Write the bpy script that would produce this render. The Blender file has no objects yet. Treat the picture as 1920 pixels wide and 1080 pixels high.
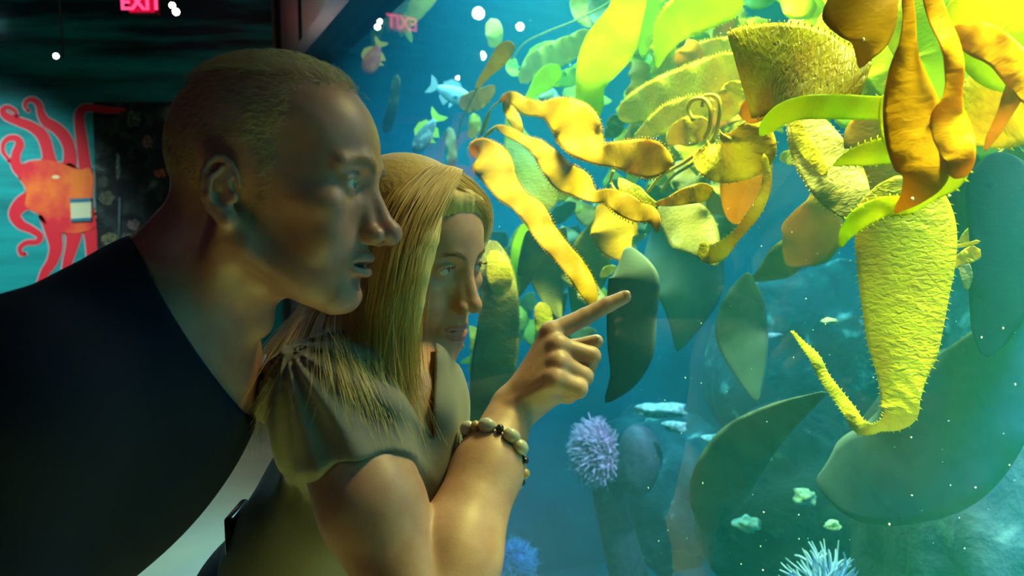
import bpy, math, random
import numpy as np
from mathutils import Vector, Matrix

# ------------------------------------------------------------------ camera
PI = math.pi
PITCH = math.radians(7.0)
FPX = 1500.0
CAMZ = 1.45
sc = bpy.context.scene
COL = sc.collection
cam_d = bpy.data.cameras.new('camera')
cam = bpy.data.objects.new('camera', cam_d)
COL.objects.link(cam)
cam_d.lens = 36 * FPX / 1920
cam_d.sensor_width = 36
cam_d.clip_start = 0.02
cam.location = (0, 0, CAMZ)
cam.rotation_euler = (PI / 2 - PITCH, 0, 0)
sc.camera = cam
cam_d.dof.use_dof = True
cam_d.dof.focus_distance = 0.95
cam_d.dof.aperture_fstop = 7.0

# ------------------------------------------------------------------ world and view
wd = bpy.data.worlds.new('world')
sc.world = wd
wd.use_nodes = True
wd.node_tree.nodes['Background'].inputs[0].default_value = (0.02, 0.05, 0.09, 1)
wd.node_tree.nodes['Background'].inputs[1].default_value = 0.12
sc.view_settings.view_transform = 'Standard'
sc.view_settings.look = 'None'
sc.view_settings.gamma = 1.0
sc.view_settings.exposure = 0.0
sc.cycles.max_bounces = 8
sc.cycles.diffuse_bounces = 3
sc.cycles.glossy_bounces = 3
sc.cycles.transmission_bounces = 4
sc.cycles.transparent_max_bounces = 12
sc.cycles.volume_bounces = 1
sc.cycles.use_denoising = True
sc.cycles.sample_clamp_indirect = 6.0
sc.cycles.caustics_reflective = False
sc.cycles.caustics_refractive = False

# camera frame and tank frame
FW = np.array([0, math.cos(PITCH), -math.sin(PITCH)])
UP = np.array([0, math.sin(PITCH), math.cos(PITCH)])
RT = np.array([1.0, 0, 0])
CAM = np.array([0, 0, CAMZ])
PHI = math.radians(21.85)
NW = np.array([math.cos(PHI), math.sin(PHI), 0])      # into the tank
NU = np.array([-math.sin(PHI), math.cos(PHI), 0])     # along the glass, away from the camera
GD = 0.50                                             # camera to glass


def ray(x, y):
    return FW + RT * (x - 960) / FPX + UP * (540 - y) / FPX


def C(x, y, d):
    """photo direction (x, y) at d metres along the view axis"""
    return CAM + ray(x, y) * d


def CF(X, Z, D):
    return CAM + RT * X + UP * Z + FW * D


def T(x, y, w):
    """photo direction (x, y) where it is w metres behind the tank glass"""
    r = ray(x, y)
    return CAM + r * (GD + w) / r.dot(NW)


def TK(u, w, z):
    return NU * u + NW * (GD + w) + np.array([0, 0, z])


def area(name, loc, target, size, power, color, spread=PI, sy=None):
    l = bpy.data.lights.new(name, 'AREA')
    l.energy = power
    l.color = color
    l.size = size
    if sy:
        l.shape = 'RECTANGLE'
        l.size_y = sy
    l.spread = spread
    o = bpy.data.objects.new(name, l)
    COL.objects.link(o)
    o.location = Vector(loc)
    o.rotation_euler = (Vector(target) - Vector(loc)).to_track_quat('-Z', 'Y').to_euler()
    return o


def spot(name, loc, target, power, color, angle, blend=0.5, radius=0.03):
    l = bpy.data.lights.new(name, 'SPOT')
    l.energy = power
    l.color = color
    l.spot_size = math.radians(angle)
    l.spot_blend = blend
    l.shadow_soft_size = radius
    o = bpy.data.objects.new(name, l)
    COL.objects.link(o)
    o.location = Vector(loc)
    o.rotation_euler = (Vector(target) - Vector(loc)).to_track_quat('-Z', 'Y').to_euler()
    return o


# lamps over the water (above the frame, over the kelp canopy), plus added fills
area('tank_lamp_canopy', TK(0.9, 0.74, 2.5), TK(0.85, 0.64, 1.2), 2.0, 150, (1.0, 0.92, 0.20), math.radians(62), 0.5)
area('tank_lamp_far', TK(3.0, 0.8, 2.55), TK(3.1, 0.9, 0.5), 1.2, 170, (0.5, 0.95, 1.0), math.radians(140), 2.2)
area('rear_cyan_fill', TK(0.3, 1.9, 2.55), TK(0.6, 1.7, 0.0), 0.8, 34, (0.12, 0.50, 1.0), math.radians(130), 1.8)  # cyan fill added to turn the water and rocks bluer
area('right_kelp_fill', TK(0.10, 0.42, 2.02), TK(0.08, 0.36, 1.3), 0.8, 185, (1.0, 0.93, 0.20), math.radians(60), 0.4)  # extra light added to brighten the upper right kelp
area('blue_fill', TK(0.0, 0.45, 2.45), TK(0.35, 1.75, 0.0), 0.8, 125, (0.02, 0.30, 1.0), math.radians(64), 0.5)  # deep blue fill added to tint the haze and reef
# a warm lamp close behind the glass lights the visitors' heads
spot('tank_lamp_front', TK(0.75, 0.30, 2.22), C(760, 260, .78), 60, (1.0, 0.78, 0.28), 42, 0.8, 0.10)
# narrow fill added over the reef to brighten the lilac anemone
spot('anemone_fill', TK(1.25, 1.15, 2.5), T(1150, 830, 1.05), 700, (1.0, 0.66, 0.85), 24, 0.8, 0.06)
# dim rosy fill added behind the camera for the visitors' near sides
area('camera_side_fill', (-1.6, -1.2, 2.9), (-.2, .8, 1.3), 0.9, 1.2, (0.95, 0.72, 0.82), math.radians(130))
# gallery spots
spot('mural_spot', (-3.3, 3.0, 2.7), (-3.2, 4.9, 1.05), 300, (0.75, 1.0, 0.98), 50, 0.9, 0.05)
spot('floor_spot', (-1.5, 3.2, 2.7), (-1.2, 3.2, 0.0), 50, (1.0, 0.92, 0.7), 75, 0.8, 0.05)

# ------------------------------------------------------------------ materials
def nt(name):
    m = bpy.data.materials.new(name)
    m.use_nodes = True
    m.node_tree.nodes.clear()
    return m, m.node_tree.nodes, m.node_tree.links


def pbr(name, col, rough=0.6, spec=0.5, noise=None, bump=None, metal=0.0, sss=0.0, coords='Object', sheen=0.0, coat=0.0):
    """noise: (scale, other colour, low, high) ; bump: (scale, strength, distance)"""
    m, N, L = nt(name)
    out = N.new('ShaderNodeOutputMaterial')
    b = N.new('ShaderNodeBsdfPrincipled')
    L.new(b.outputs[0], out.inputs[0])
    b.inputs['Base Color'].default_value = (*col, 1)
    b.inputs['Roughness'].default_value = rough
    b.inputs['Metallic'].default_value = metal
    b.inputs['Specular IOR Level'].default_value = spec
    b.inputs['Coat Weight'].default_value = coat
    if sheen:
        b.inputs['Sheen Weight'].default_value = sheen
    if sss:
        b.inputs['Subsurface Weight'].default_value = sss
        b.inputs['Subsurface Radius'].default_value = (0.012, 0.005, 0.003)
        b.inputs['Subsurface Scale'].default_value = 0.6
    tc = N.new('ShaderNodeTexCoord')
    if noise:
        s, c2, lo, hi = noise
        t = N.new('ShaderNodeTexNoise')
        t.inputs['Scale'].default_value = s
        t.inputs['Detail'].default_value = 5
        L.new(tc.outputs[coords], t.inputs['Vector'])
        r = N.new('ShaderNodeMapRange')
        r.inputs[1].default_value = lo
        r.inputs[2].default_value = hi
        L.new(t.outputs[0], r.inputs[0])
        mx = N.new('ShaderNodeMix')
        mx.data_type = 'RGBA'
        mx.inputs[6].default_value = (*col, 1)
        mx.inputs[7].default_value = (*c2, 1)
        L.new(r.outputs[0], mx.inputs[0])
        L.new(mx.outputs[2], b.inputs['Base Color'])
    if bump:
        s, st, d = bump
        t = N.new('ShaderNodeTexNoise')
        t.inputs['Scale'].default_value = s
        t.inputs['Detail'].default_value = 6
        L.new(tc.outputs[coords], t.inputs['Vector'])
        bp = N.new('ShaderNodeBump')
        bp.inputs['Strength'].default_value = st
        bp.inputs['Distance'].default_value = d
        L.new(t.outputs[0], bp.inputs['Height'])
        L.new(bp.outputs[0], b.inputs['Normal'])
    return m


def emit(name, col, strength):
    m, N, L = nt(name)
    out = N.new('ShaderNodeOutputMaterial')
    e = N.new('ShaderNodeEmission')
    e.inputs[0].default_value = (*col, 1)
    e.inputs[1].default_value = strength
    L.new(e.outputs[0], out.inputs[0])
    return m


def kelp_mat(name, col, col2, rib=90.0, ribst=0.6, trans=0.55, rough=0.35, spec=0.25):
    m, N, L = nt(name)
    out = N.new('ShaderNodeOutputMaterial')
    tc = N.new('ShaderNodeTexCoord')
    # blotches
    t = N.new('ShaderNodeTexNoise')
    t.inputs['Scale'].default_value = 14
    t.inputs['Detail'].default_value = 4
    L.new(tc.outputs['Object'], t.inputs['Vector'])
    mx = N.new('ShaderNodeMix')
    mx.data_type = 'RGBA'
    mx.inputs[6].default_value = (*col, 1)
    mx.inputs[7].default_value = (*col2, 1)
    r = N.new('ShaderNodeMapRange')
    r.inputs[1].default_value = 0.4
    r.inputs[2].default_value = 0.65
    L.new(t.outputs[0], r.inputs[0])
    L.new(r.outputs[0], mx.inputs[0])
    # wrinkles of the blade: stretched, distorted bands along UV
    mp = N.new('ShaderNodeMapping')
    mp.inputs['Scale'].default_value = (0.55, 1.0, 1.0)
    L.new(tc.outputs['UV'], mp.inputs['Vector'])
    wv = N.new('ShaderNodeTexNoise')
    wv.inputs['Scale'].default_value = rib
    wv.inputs['Detail'].default_value = 2
    wv.inputs['Distortion'].default_value = 0.6
    L.new(mp.outputs[0], wv.inputs['Vector'])
    bp = N.new('ShaderNodeBump')
    bp.inputs['Strength'].default_value = ribst
    bp.inputs['Distance'].default_value = 0.004
    L.new(wv.outputs[0], bp.inputs['Height'])
    b = N.new('ShaderNodeBsdfPrincipled')
    b.inputs['Roughness'].default_value = rough
    b.inputs['Specular IOR Level'].default_value = spec
    L.new(mx.outputs[2], b.inputs['Base Color'])
    L.new(bp.outputs[0], b.inputs['Normal'])
    tr = N.new('ShaderNodeBsdfTranslucent')
    L.new(mx.outputs[2], tr.inputs[0])
    L.new(bp.outputs[0], tr.inputs['Normal'])
    ms = N.new('ShaderNodeMixShader')
    ms.inputs[0].default_value = trans
    L.new(b.outputs[0], ms.inputs[1])
    L.new(tr.outputs[0], ms.inputs[2])
    L.new(ms.outputs[0], out.inputs[0])
    return m


# ------------------------------------------------------------------ mesh helpers
def tag(o, label=None, cat=None, group=None, kind=None):
    if label:
        o['label'] = label
    if cat:
        o['category'] = cat
    if group:
        o['group'] = group
    if kind:
        o['kind'] = kind
    return o


def mesh_obj(name, verts, faces, mat, parent=None, smooth=True, uvs=None):
    me = bpy.data.meshes.new(name)
    me.from_pydata([tuple(map(float, v)) for v in verts], [], [tuple(map(int, f)) for f in faces])
    me.update()
    if smooth:
        me.polygons.foreach_set('use_smooth', [True] * len(me.polygons))
    if uvs is not None:
        ul = me.uv_layers.new(name='UVMap')
        li = np.empty(len(me.loops), dtype=np.int32)
        me.loops.foreach_get('vertex_index', li)
        ul.data.foreach_set('uv', np.asarray(uvs, dtype=np.float32)[li].ravel())
    o = bpy.data.objects.new(name, me)
    if mat is not None:
        me.materials.append(mat)
    COL.objects.link(o)
    if parent is not None:
        o.parent = parent
    return o


def empty(name, loc=(0, 0, 0)):
    """an empty at the base of a thing; children are built in world space"""
    o = bpy.data.objects.new(name, None)
    o.empty_display_size = 0.05
    COL.objects.link(o)
    o.location = Vector(loc)
    return o


def adopt(root, *kids):
    """parent meshes built in world coordinates under ROOT without moving them"""
    inv = Matrix.Translation(-Vector(root.location))
    for k in kids:
        k.data.transform(inv)
        k.parent = root


class MB:
    def __init__(s):
        s.v, s.f = [], []

    def add(s, v, f):
        n = len(s.v)
        s.v += [tuple(map(float, p)) for p in v]
        s.f += [tuple(i + n for i in q) for q in f]

    def box(s, c, size, R=None):
        c = np.array(c, float)
        h = np.array(size, float) / 2
        R = np.eye(3) if R is None else R
        P = [c + R @ (h * np.array([x, y, z])) for x in (-1, 1) for y in (-1, 1) for z in (-1, 1)]
        F = [(0, 1, 3, 2), (4, 6, 7, 5), (0, 4, 5, 1), (2, 3, 7, 6), (0, 2, 6, 4), (1, 5, 7, 3)]
        s.add(P, F if np.linalg.det(R) > 0 else [q[::-1] for q in F])

    def tube(s, pts, rad, n=8, cap=True):
        pts = np.array(pts, float)
        m = len(pts)
        rad = np.full(m, rad, float) if np.isscalar(rad) else np.array(rad, float)
        tan = np.gradient(pts, axis=0)
        tan /= np.linalg.norm(tan, axis=1)[:, None] + 1e-12
        a = np.array([0, 0, 1.0]) if abs(tan[0][2]) < 0.9 else np.array([1.0, 0, 0])
        V = []
        for i in range(m):
            e1 = np.cross(tan[i], a)
            e1 /= np.linalg.norm(e1) + 1e-12
            e2 = np.cross(tan[i], e1)
            a = np.cross(e1, tan[i])
            for k in range(n):
                t = 2 * PI * k / n
                V.append(pts[i] + rad[i] * (math.cos(t) * e1 + math.sin(t) * e2))
        F = [(i * n + k, i * n + (k + 1) % n, (i + 1) * n + (k + 1) % n, (i + 1) * n + k) for i in range(m - 1) for k in range(n)]
        if cap:
            F += [tuple(range(n - 1, -1, -1)), tuple((m - 1) * n + k for k in range(n))]
        s.add(V, F)

    def ball(s, c, r, nu=12, nv=8, R=None, shape=None):
        c = np.array(c, float)
        r = np.array([r, r, r]) if np.isscalar(r) else np.array(r, float)
        R = np.eye(3) if R is None else R
        V = []
        for j in range(nv + 1):
            ph = PI * j / nv
            for i in range(nu):
                th = 2 * PI * i / nu
                p = np.array([math.sin(ph) * math.cos(th), math.sin(ph) * math.sin(th), math.cos(ph)])
                if shape:
                    p = p * shape(p)
                V.append(c + R @ (p * r))
        F = []
        for j in range(nv):
            for i in range(nu):
                F.append((j * nu + i, (j + 1) * nu + i, (j + 1) * nu + (i + 1) % nu, j * nu + (i + 1) % nu))
        s.add(V, F)

    def prism(s, poly, ex):
        """poly: list of 3D points, ex: extrusion vector"""
        n = len(poly)
        ex = np.array(ex, float)
        P = [np.array(p, float) for p in poly]
        s.add(P + [p + ex for p in P], [tuple(range(n)), tuple(range(2 * n - 1, n - 1, -1))] + [(i, i + n, (i + 1) % n + n, (i + 1) % n) for i in range(n)])

    def build(s, name, mat, parent=None, smooth=True):
        return mesh_obj(name, s.v, s.f, mat, parent, smooth)


def spline(P, n):
    """Catmull-Rom through the rows of P"""
    P = np.array(P, float)
    if len(P) == 2:
        t = np.linspace(0, 1, n)[:, None]
        return P[0] * (1 - t) + P[1] * t
    Q = np.vstack([2 * P[0] - P[1], P, 2 * P[-1] - P[-2]])
    k = len(P) - 1
    out = []
    for s_ in np.linspace(0, k, n):
        i = min(int(s_), k - 1)
        t = s_ - i
        a, b, c, d = Q[i:i + 4]
        out.append(0.5 * (2 * b + (c - a) * t + (2 * a - 5 * b + 4 * c - d) * t * t + (3 * b - a - 3 * c + d) * t ** 3))
    return np.array(out)


def basis(n, up=(0, 0, 1)):
    n = np.array(n, float)
    n /= np.linalg.norm(n)
    a = np.cross(up, n)
    a /= np.linalg.norm(a)
    b = np.cross(n, a)
    return np.stack([a, b, n], 1)

# ------------------------------------------------------------------ the gallery
FAR = 4.9


def WP(x, y, off=0.0):
    """photo direction where it meets the far wall"""
    r = ray(x, y)
    return CAM + r * (FAR - off) / r[1]


def uat(px, py=300):
    r = ray(px, py)
    t = GD / r.dot(NW)
    return (CAM + r * t).dot(NU)


m_floor = pbr('pale_stone_floor', (0.44, 0.40, 0.27), 0.45, noise=(2.2, (0.33, 0.33, 0.27), 0.35, 0.7), bump=(30, 0.1, 0.01))
m_wall_dark = pbr('dark_wall_paint', (0.02, 0.035, 0.045), 0.7)
m_ceiling = pbr('dark_ceiling', (0.012, 0.018, 0.025), 0.9)
m_frame = pbr('dark_blue_metal', (0.03, 0.06, 0.10), 0.35, metal=0.4)
m_clad = pbr('brown_grey_cladding', (0.16, 0.13, 0.13), 0.4, metal=0.3)
m_black = pbr('black_rubber', (0.01, 0.01, 0.012), 0.7)


def mural_wall_mat():
    """turquoise sea painted on the wall, darker wave bands towards the ceiling"""
    m, N, L = nt('painted_sea_wall')
    out = N.new('ShaderNodeOutputMaterial')
    b = N.new('ShaderNodeBsdfPrincipled')
    b.inputs['Roughness'].default_value = 0.75
    L.new(b.outputs[0], out.inputs[0])
    tc = N.new('ShaderNodeTexCoord')
    sp = N.new('ShaderNodeSeparateXYZ')
    L.new(tc.outputs['Object'], sp.inputs[0])
    mp = N.new('ShaderNodeMapping')
    mp.inputs['Scale'].default_value = (0.5, 1, 5.0)
    L.new(tc.outputs['Object'], mp.inputs[0])
    n = N.new('ShaderNodeTexNoise')
    n.inputs['Scale'].default_value = 1.6
    n.inputs['Detail'].default_value = 5
    L.new(mp.outputs[0], n.inputs[0])
    # banding strength rises above 2.1 m
    mr = N.new('ShaderNodeMapRange')
    mr.inputs[1].default_value = 1.75
    mr.inputs[2].default_value = 2.3
    L.new(sp.outputs[2], mr.inputs[0])
    nr = N.new('ShaderNodeMapRange')
    nr.inputs[1].default_value = 0.42
    nr.inputs[2].default_value = 0.56
    L.new(n.outputs[0], nr.inputs[0])
    mu = N.new('ShaderNodeMath')
    mu.operation = 'MULTIPLY'
    L.new(mr.outputs[0], mu.inputs[0])
    L.new(nr.outputs[0], mu.inputs[1])
    mx = N.new('ShaderNodeMix')
    mx.data_type = 'RGBA'
    mx.inputs[6].default_value = (0.0, 0.33, 0.34, 1)
    mx.inputs[7].default_value = (0.0, 0.03, 0.05, 1)
    L.new(mu.outputs[0], mx.inputs[0])
    n2 = N.new('ShaderNodeTexNoise')
    n2.inputs['Scale'].default_value = 2.4
    n2.inputs['Detail'].default_value = 4
    L.new(mp.outputs[0], n2.inputs[0])
    m2 = N.new('ShaderNodeMix')
    m2.data_type = 'RGBA'
    m2.blend_type = 'MULTIPLY'
    m2.inputs[0].default_value = 0.55
    L.new(mx.outputs[2], m2.inputs[6])
    cr = N.new('ShaderNodeMapRange')
    cr.inputs[1].default_value = 0.3
    cr.inputs[2].default_value = 0.6
    L.new(n2.outputs[0], cr.inputs[0])
    L.new(cr.outputs[0], m2.inputs[7])
    L.new(m2.outputs[2], b.inputs['Base Color'])
    return m


def slab(name, x0, x1, y0, y1, z0, z1, mat):
    b = MB()
    b.box(((x0 + x1) / 2, (y0 + y1) / 2, (z0 + z1) / 2), (x1 - x0, y1 - y0, z1 - z0))
    return tag(b.build(name, mat, smooth=False), kind='structure')


def tkbox(b, u0, u1, w0, w1, z0, z1):
    c = TK((u0 + u1) / 2, (w0 + w1) / 2, (z0 + z1) / 2)
    R = np.stack([NU, NW, np.array([0, 0, 1.0])], 1)
    b.box(c, (u1 - u0, w1 - w0, z1 - z0), R)


CEIL = 3.4
b = MB()
xg = lambda y: (GD - NW[1] * y) / NW[0]
b.prism([(-5.2, -3.2, -0.1), (xg(-3.2), -3.2, -0.1), (xg(FAR), FAR, -0.1), (-5.2, FAR, -0.1)], (0, 0, 0.1))
tag(b.build('floor', m_floor, smooth=False), kind='structure')
slab('ceiling', -5.2, 6.5, -3.2, 8.5, CEIL, CEIL + 0.1, m_ceiling)
slab('wall_far', -5.2, -1.38, FAR, FAR + 0.12, 0, CEIL, mural_wall_mat())
slab('wall_left', -5.3, -5.2, -3.2, FAR + 0.12, 0, CEIL, m_wall_dark)
slab('wall_rear', -5.2, 4.5, -3.3, -3.2, 0, CEIL, m_wall_dark)

GZ1 = (CAM + ray(648, 45) * (GD / ray(648, 45).dot(NW)))[2]     # head of the glass
GZ0 = 0.45
U0, U1 = -2.6, uat(588)
UW = 5.05
b = MB()
tkbox(b, -3.6, UW, 0.0, 0.12, GZ1 + 0.07, CEIL)
tkbox(b, U1 + 0.12, UW, 0.0, 0.12, 0, GZ1 + 0.07)
tkbox(b, -3.6, U1 + 0.12, 0.0, 0.12, 0, GZ0 - 0.05)
tkbox(b, -3.6, U0 - 0.1, 0.0, 0.12, GZ0 - 0.05, GZ1 + 0.07)
tag(b.build('wall_right', m_clad, smooth=False), kind='structure')
b = MB()
tkbox(b, U1 + 0.25, U1 + 0.28, -0.012, 0.0, 0, CEIL)
tkbox(b, UW - 0.45, UW - 0.40, -0.03, 0.0, 0, CEIL)
tag(b.build('trim_1', m_black, smooth=False), kind='structure')
b = MB()
tkbox(b, U0 - 0.1, U1 + 0.12, -0.05, 0.10, GZ1, GZ1 + 0.07)
tkbox(b, U1, U1 + 0.12, -0.05, 0.10, GZ0, GZ1)
tkbox(b, U0 - 0.1, U1 + 0.12, -0.05, 0.10, GZ0 - 0.05, GZ0)
tkbox(b, U0 - 0.1, U0, -0.05, 0.10, GZ0, GZ1)
fr = tag(b.build('window_1', m_frame, smooth=False), kind='structure')
m, N, L = nt('clear_acrylic')
out = N.new('ShaderNodeOutputMaterial')
tr = N.new('ShaderNodeBsdfTransparent')
gl = N.new('ShaderNodeBsdfGlossy')
gl.inputs['Roughness'].default_value = 0.012
lw = N.new('ShaderNodeFresnel')
lw.inputs[0].default_value = 1.45
ms = N.new('ShaderNodeMixShader')
L.new(lw.outputs[0], ms.inputs[0])
L.new(tr.outputs[0], ms.inputs[1])
L.new(gl.outputs[0], ms.inputs[2])
L.new(ms.outputs[0], out.inputs[0])
b = MB()
b.add([TK(U0, 0, GZ0), TK(U1, 0, GZ0), TK(U1, 0, GZ1), TK(U0, 0, GZ1)], [(3, 2, 1, 0)])
pane = b.build('pane', m, fr, smooth=False)

# ------------------------------------------------------------------ the tank
TU0, TU1, TW1, TZ0, TZ1 = -3.0, 5.0, 3.2, -1.3, 2.62
m_tank = pbr('tank_wall', (0.02, 0.24, 0.36), 0.8, noise=(2.0, (0.015, 0.12, 0.19), 0.4, 0.6))
b = MB()
tkbox(b, TU0 - 0.1, TU1 + 0.1, TW1, TW1 + 0.1, TZ0, CEIL)
tkbox(b, TU0 - 0.1, TU0, 0.12, TW1, TZ0, CEIL)
tkbox(b, TU1, TU1 + 0.1, 0.12, TW1, TZ0, CEIL)
tkbox(b, TU0 - 0.1, TU1 + 0.1, 0.12, TW1, TZ0 - 0.1, TZ0)
tag(b.build('wall_tank', m_tank, smooth=False), kind='structure')

m, N, L = nt('sea_water')
out = N.new('ShaderNodeOutputMaterial')
vs = N.new('ShaderNodeVolumeScatter')
vs.inputs['Color'].default_value = (0.05, 0.50, 0.72, 1)
vs.inputs['Density'].default_value = 0.075
vs.inputs['Anisotropy'].default_value = 0.25
va = N.new('ShaderNodeVolumeAbsorption')
va.inputs['Color'].default_value = (0.12, 0.74, 0.84, 1)
va.inputs['Density'].default_value = 0.50
ad = N.new('ShaderNodeAddShader')
L.new(vs.outputs[0], ad.inputs[0])
L.new(va.outputs[0], ad.inputs[1])
L.new(ad.outputs[0], out.inputs['Volume'])
b = MB()
tkbox(b, TU0 + 0.01, TU1 - 0.01, 0.005, TW1 - 0.01, TZ0 + 0.01, TZ1 - 0.12)
water = tag(b.build('water', m, smooth=False), 'clear blue sea water filling the tank behind the glass', 'water', kind='stuff')

# reef rock along the back and the floor of the tank
rng = np.random.default_rng(5)


def vnoise(P, s, seed=0):
    """cheap smooth 3D noise in -1..1"""
    r = np.random.default_rng(seed)
    o = np.zeros(len(P))
    for k in range(7):
        d = r.normal(size=3)
        d /= np.linalg.norm(d)
        e = r.normal(size=3)
        e /= np.linalg.norm(e)
        o += np.sin(P @ d * s * r.uniform(0.7, 1.6) + r.uniform(0, 6) + 1.3 * np.sin(P @ e * s * r.uniform(.6, 1.3) + r.uniform(0, 6)))
    return o / 4.0


def rock_mat(name, c1, c2, c3):
    m, N, L = nt(name)
    out = N.new('ShaderNodeOutputMaterial')
    bs = N.new('ShaderNodeBsdfPrincipled')
    bs.inputs['Roughness'].default_value = 0.85
    L.new(bs.outputs[0], out.inputs[0])
    tc = N.new('ShaderNodeTexCoord')
    n = N.new('ShaderNodeTexNoise')
    n.inputs['Scale'].default_value = 9
    n.inputs['Detail'].default_value = 8
    n.inputs['Distortion'].default_value = 0.2
    L.new(tc.outputs['Object'], n.inputs[0])
    cr = N.new('ShaderNodeValToRGB')
    e = cr.color_ramp.elements
    e[0].position, e[0].color = 0.48, (*c1, 1)
    e[1].position, e[1].color = 0.74, (*c3, 1)
    k = e.new(0.63)
    k.color = (*c2, 1)
    L.new(n.outputs[0], cr.inputs[0])
    L.new(cr.outputs[0], bs.inputs['Base Color'])
    bp = N.new('ShaderNodeBump')
    bp.inputs['Strength'].default_value = 0.9
    bp.inputs['Distance'].default_value = 0.03
    L.new(n.outputs[0], bp.inputs['Height'])
    L.new(bp.outputs[0], bs.inputs['Normal'])
    return m


m_rock = rock_mat('reef_rock', (0.010, 0.028, 0.045), (0.03, 0.065, 0.08), (0.45, 0.55, 0.48))


def rock(name, u, w, z, ru, rw, rz, label, seed, mat=None):
    nu, nv = 56, 40
    b = MB()
    b.ball((0, 0, 0), 1.0, nu, nv)
    P = np.array(b.v)
    d = 1 + 0.22 * vnoise(P, 2.6, seed) + 0.10 * vnoise(P, 7, seed + 1) + 0.04 * vnoise(P, 18, seed + 2)
    P = P * d[:, None] * np.array([ru, rw, rz])
    c = TK(u, w, z)
    V = [c + NU * p[0] + NW * p[1] + np.array([0, 0, p[2]]) for p in P]
    o = mesh_obj(name, V, b.f, mat or m_rock)
    return tag(o, label, 'rock')




def rockp(px, py, w, ru, rw, rz, label, seed, mat=None):
    p = T(px, py, w)
    rock('reef_rock', p.dot(NU), p.dot(NW) - GD, p[2], ru, rw, rz, label, seed, mat)


m_rockd = rock_mat('shaded_reef_rock', (0.006, 0.014, 0.03), (0.018, 0.032, 0.05), (0.12, 0.15, 0.14))  # darkened copy of the reef rock, shade put into its colour
rockp(1240, 905, 1.55, 0.50, 0.30, 0.42, 'encrusted reef rock with a pale lit crest behind the lilac anemone', 3)
rockp(1500, 960, 1.25, 0.30, 0.26, 0.30, 'mottled rock above the blue anemone at the bottom edge', 8, m_rockd)
rockp(1560, 720, 2.15, 0.62, 0.35, 0.50, 'shadowed rock mound behind the long hanging kelp blade', 12)
rockp(1850, 1000, 0.95, 0.26, 0.24, 0.42, 'dark rounded boulder in the lower right corner', 17, m_rockd)
rockp(1900, 600, 2.0, 0.40, 0.35, 0.62, 'tall dark rock at the right side of the tank', 21)
rockp(1000, 1190, 1.0, 0.42, 0.25, 0.30, 'low rock under the blue anemone beside the woman elbow', 25)

# ------------------------------------------------------------------ things on the far wall
def wall_poly(pts, off, th=0.006, n=None):
    """outline given by photo directions, laid on the far wall"""
    P = [WP(x, y, off) for x, y in pts]
    b = MB()
    b.prism(P, (0, -th, 0))
    return b


def arm_ribbon(b, pts, off, th, grow=0.0):
    """tapered painted arm: rows x, y, half width in photo pixels"""
    S = spline(pts, max(16, len(pts) * 7))
    T2 = np.gradient(S[:, :2], axis=0)
    T2 /= np.linalg.norm(T2, axis=1)[:, None] + 1e-9
    nrm = np.stack([-T2[:, 1], T2[:, 0]], 1)
    hw = np.maximum(S[:, 2], 1) + grow
    A = S[:, :2] + nrm * hw[:, None]
    B_ = S[:, :2] - nrm * hw[:, None]
    P = [WP(x, y, off) for x, y in A] + [WP(x, y, off) for x, y in B_]
    n = len(S)
    Q = [p + np.array([0, -th, 0]) for p in P]
    F = []
    for i in range(n - 1):
        F += [(n * 2 + i, n * 2 + i + 1, n * 3 + i + 1, n * 3 + i), (i, n + i, n + i + 1, i + 1)]
        F += [(i, i + 1, n * 2 + i + 1, n * 2 + i), (n + i, n * 3 + i, n * 3 + i + 1, n + i + 1)]
    F += [(0, n * 2, n * 3, n), (n - 1, n * 2 - 1, n * 4 - 1, n * 3 - 1)]
    b.add(P + Q, F)
    # round tip
    for e in (0, -1):
        c = S[e, :2]
        ring = [WP(c[0] + hw[e] * math.cos(t), c[1] + hw[e] * math.sin(t), off) for t in np.linspace(0, 2 * PI, 17)[:-1]]
        b.prism(ring, (0, -th, 0))


ARMS = [
    # upper left long arm, curling at the end
    [(95, 320, 14), (90, 285, 11), (80, 255, 11), (60, 238, 9), (35, 228, 8), (12, 218, 7), (5, 207, 5), (14, 201, 4), (28, 208, 3.5), (32, 218, 3)],
    # second arm
    [(130, 320, 14), (131, 285, 11), (122, 258, 11), (105, 240, 10), (86, 228, 9), (77, 212, 7), (73, 196, 6), (62, 187, 5), (50, 190, 4), (47, 200, 3), (54, 208, 2.5)],
    # right arm reaching over the dark panel
    [(163, 340, 13), (158, 300, 11), (153, 260, 10), (149, 225, 9), (152, 208, 8), (166, 202, 7), (190, 205, 7), (215, 207, 6), (233, 206, 3)],
    # left lobe curl
    [(55, 330, 16), (32, 312, 10), (30, 290, 8), (37, 272, 8), (32, 260, 6), (18, 259, 5), (7, 268, 4), (6, 284, 3.5), (14, 296, 3), (18, 303, 2.5)],
    # lower left looping arm
    [(70, 370, 20), (40, 383, 14), (28, 402, 11), (38, 420, 9), (58, 430, 7), (75, 442, 6), (70, 453, 5), (50, 455, 4.5), (38, 464, 4), (40, 476, 3.5), (48, 476, 2.5)],
    # lower arms
    [(95, 400, 22), (102, 440, 15), (105, 465, 12), (98, 490, 10), (84, 512, 8), (70, 545, 5)],
    [(135, 410, 22), (138, 440, 15), (134, 465, 11), (127, 490, 9), (120, 530, 6)],
    [(165, 400, 14), (170, 440, 12), (172, 470, 10), (172, 510, 9), (168, 560, 6)],
]
BODY = [(40, 312), (55, 303), (85, 300), (110, 304), (130, 312), (150, 318), (168, 315), (176, 335), (174, 365), (176, 400), (180, 425), (150, 436), (120, 436), (95, 430), (80, 405), (62, 396), (48, 385), (50, 365), (47, 350), (38, 335)]


def paint(name, col, col2, scale, lo_, hi_):
    return pbr(name, col, 0.7, noise=(scale, col2, lo_, hi_))


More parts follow.
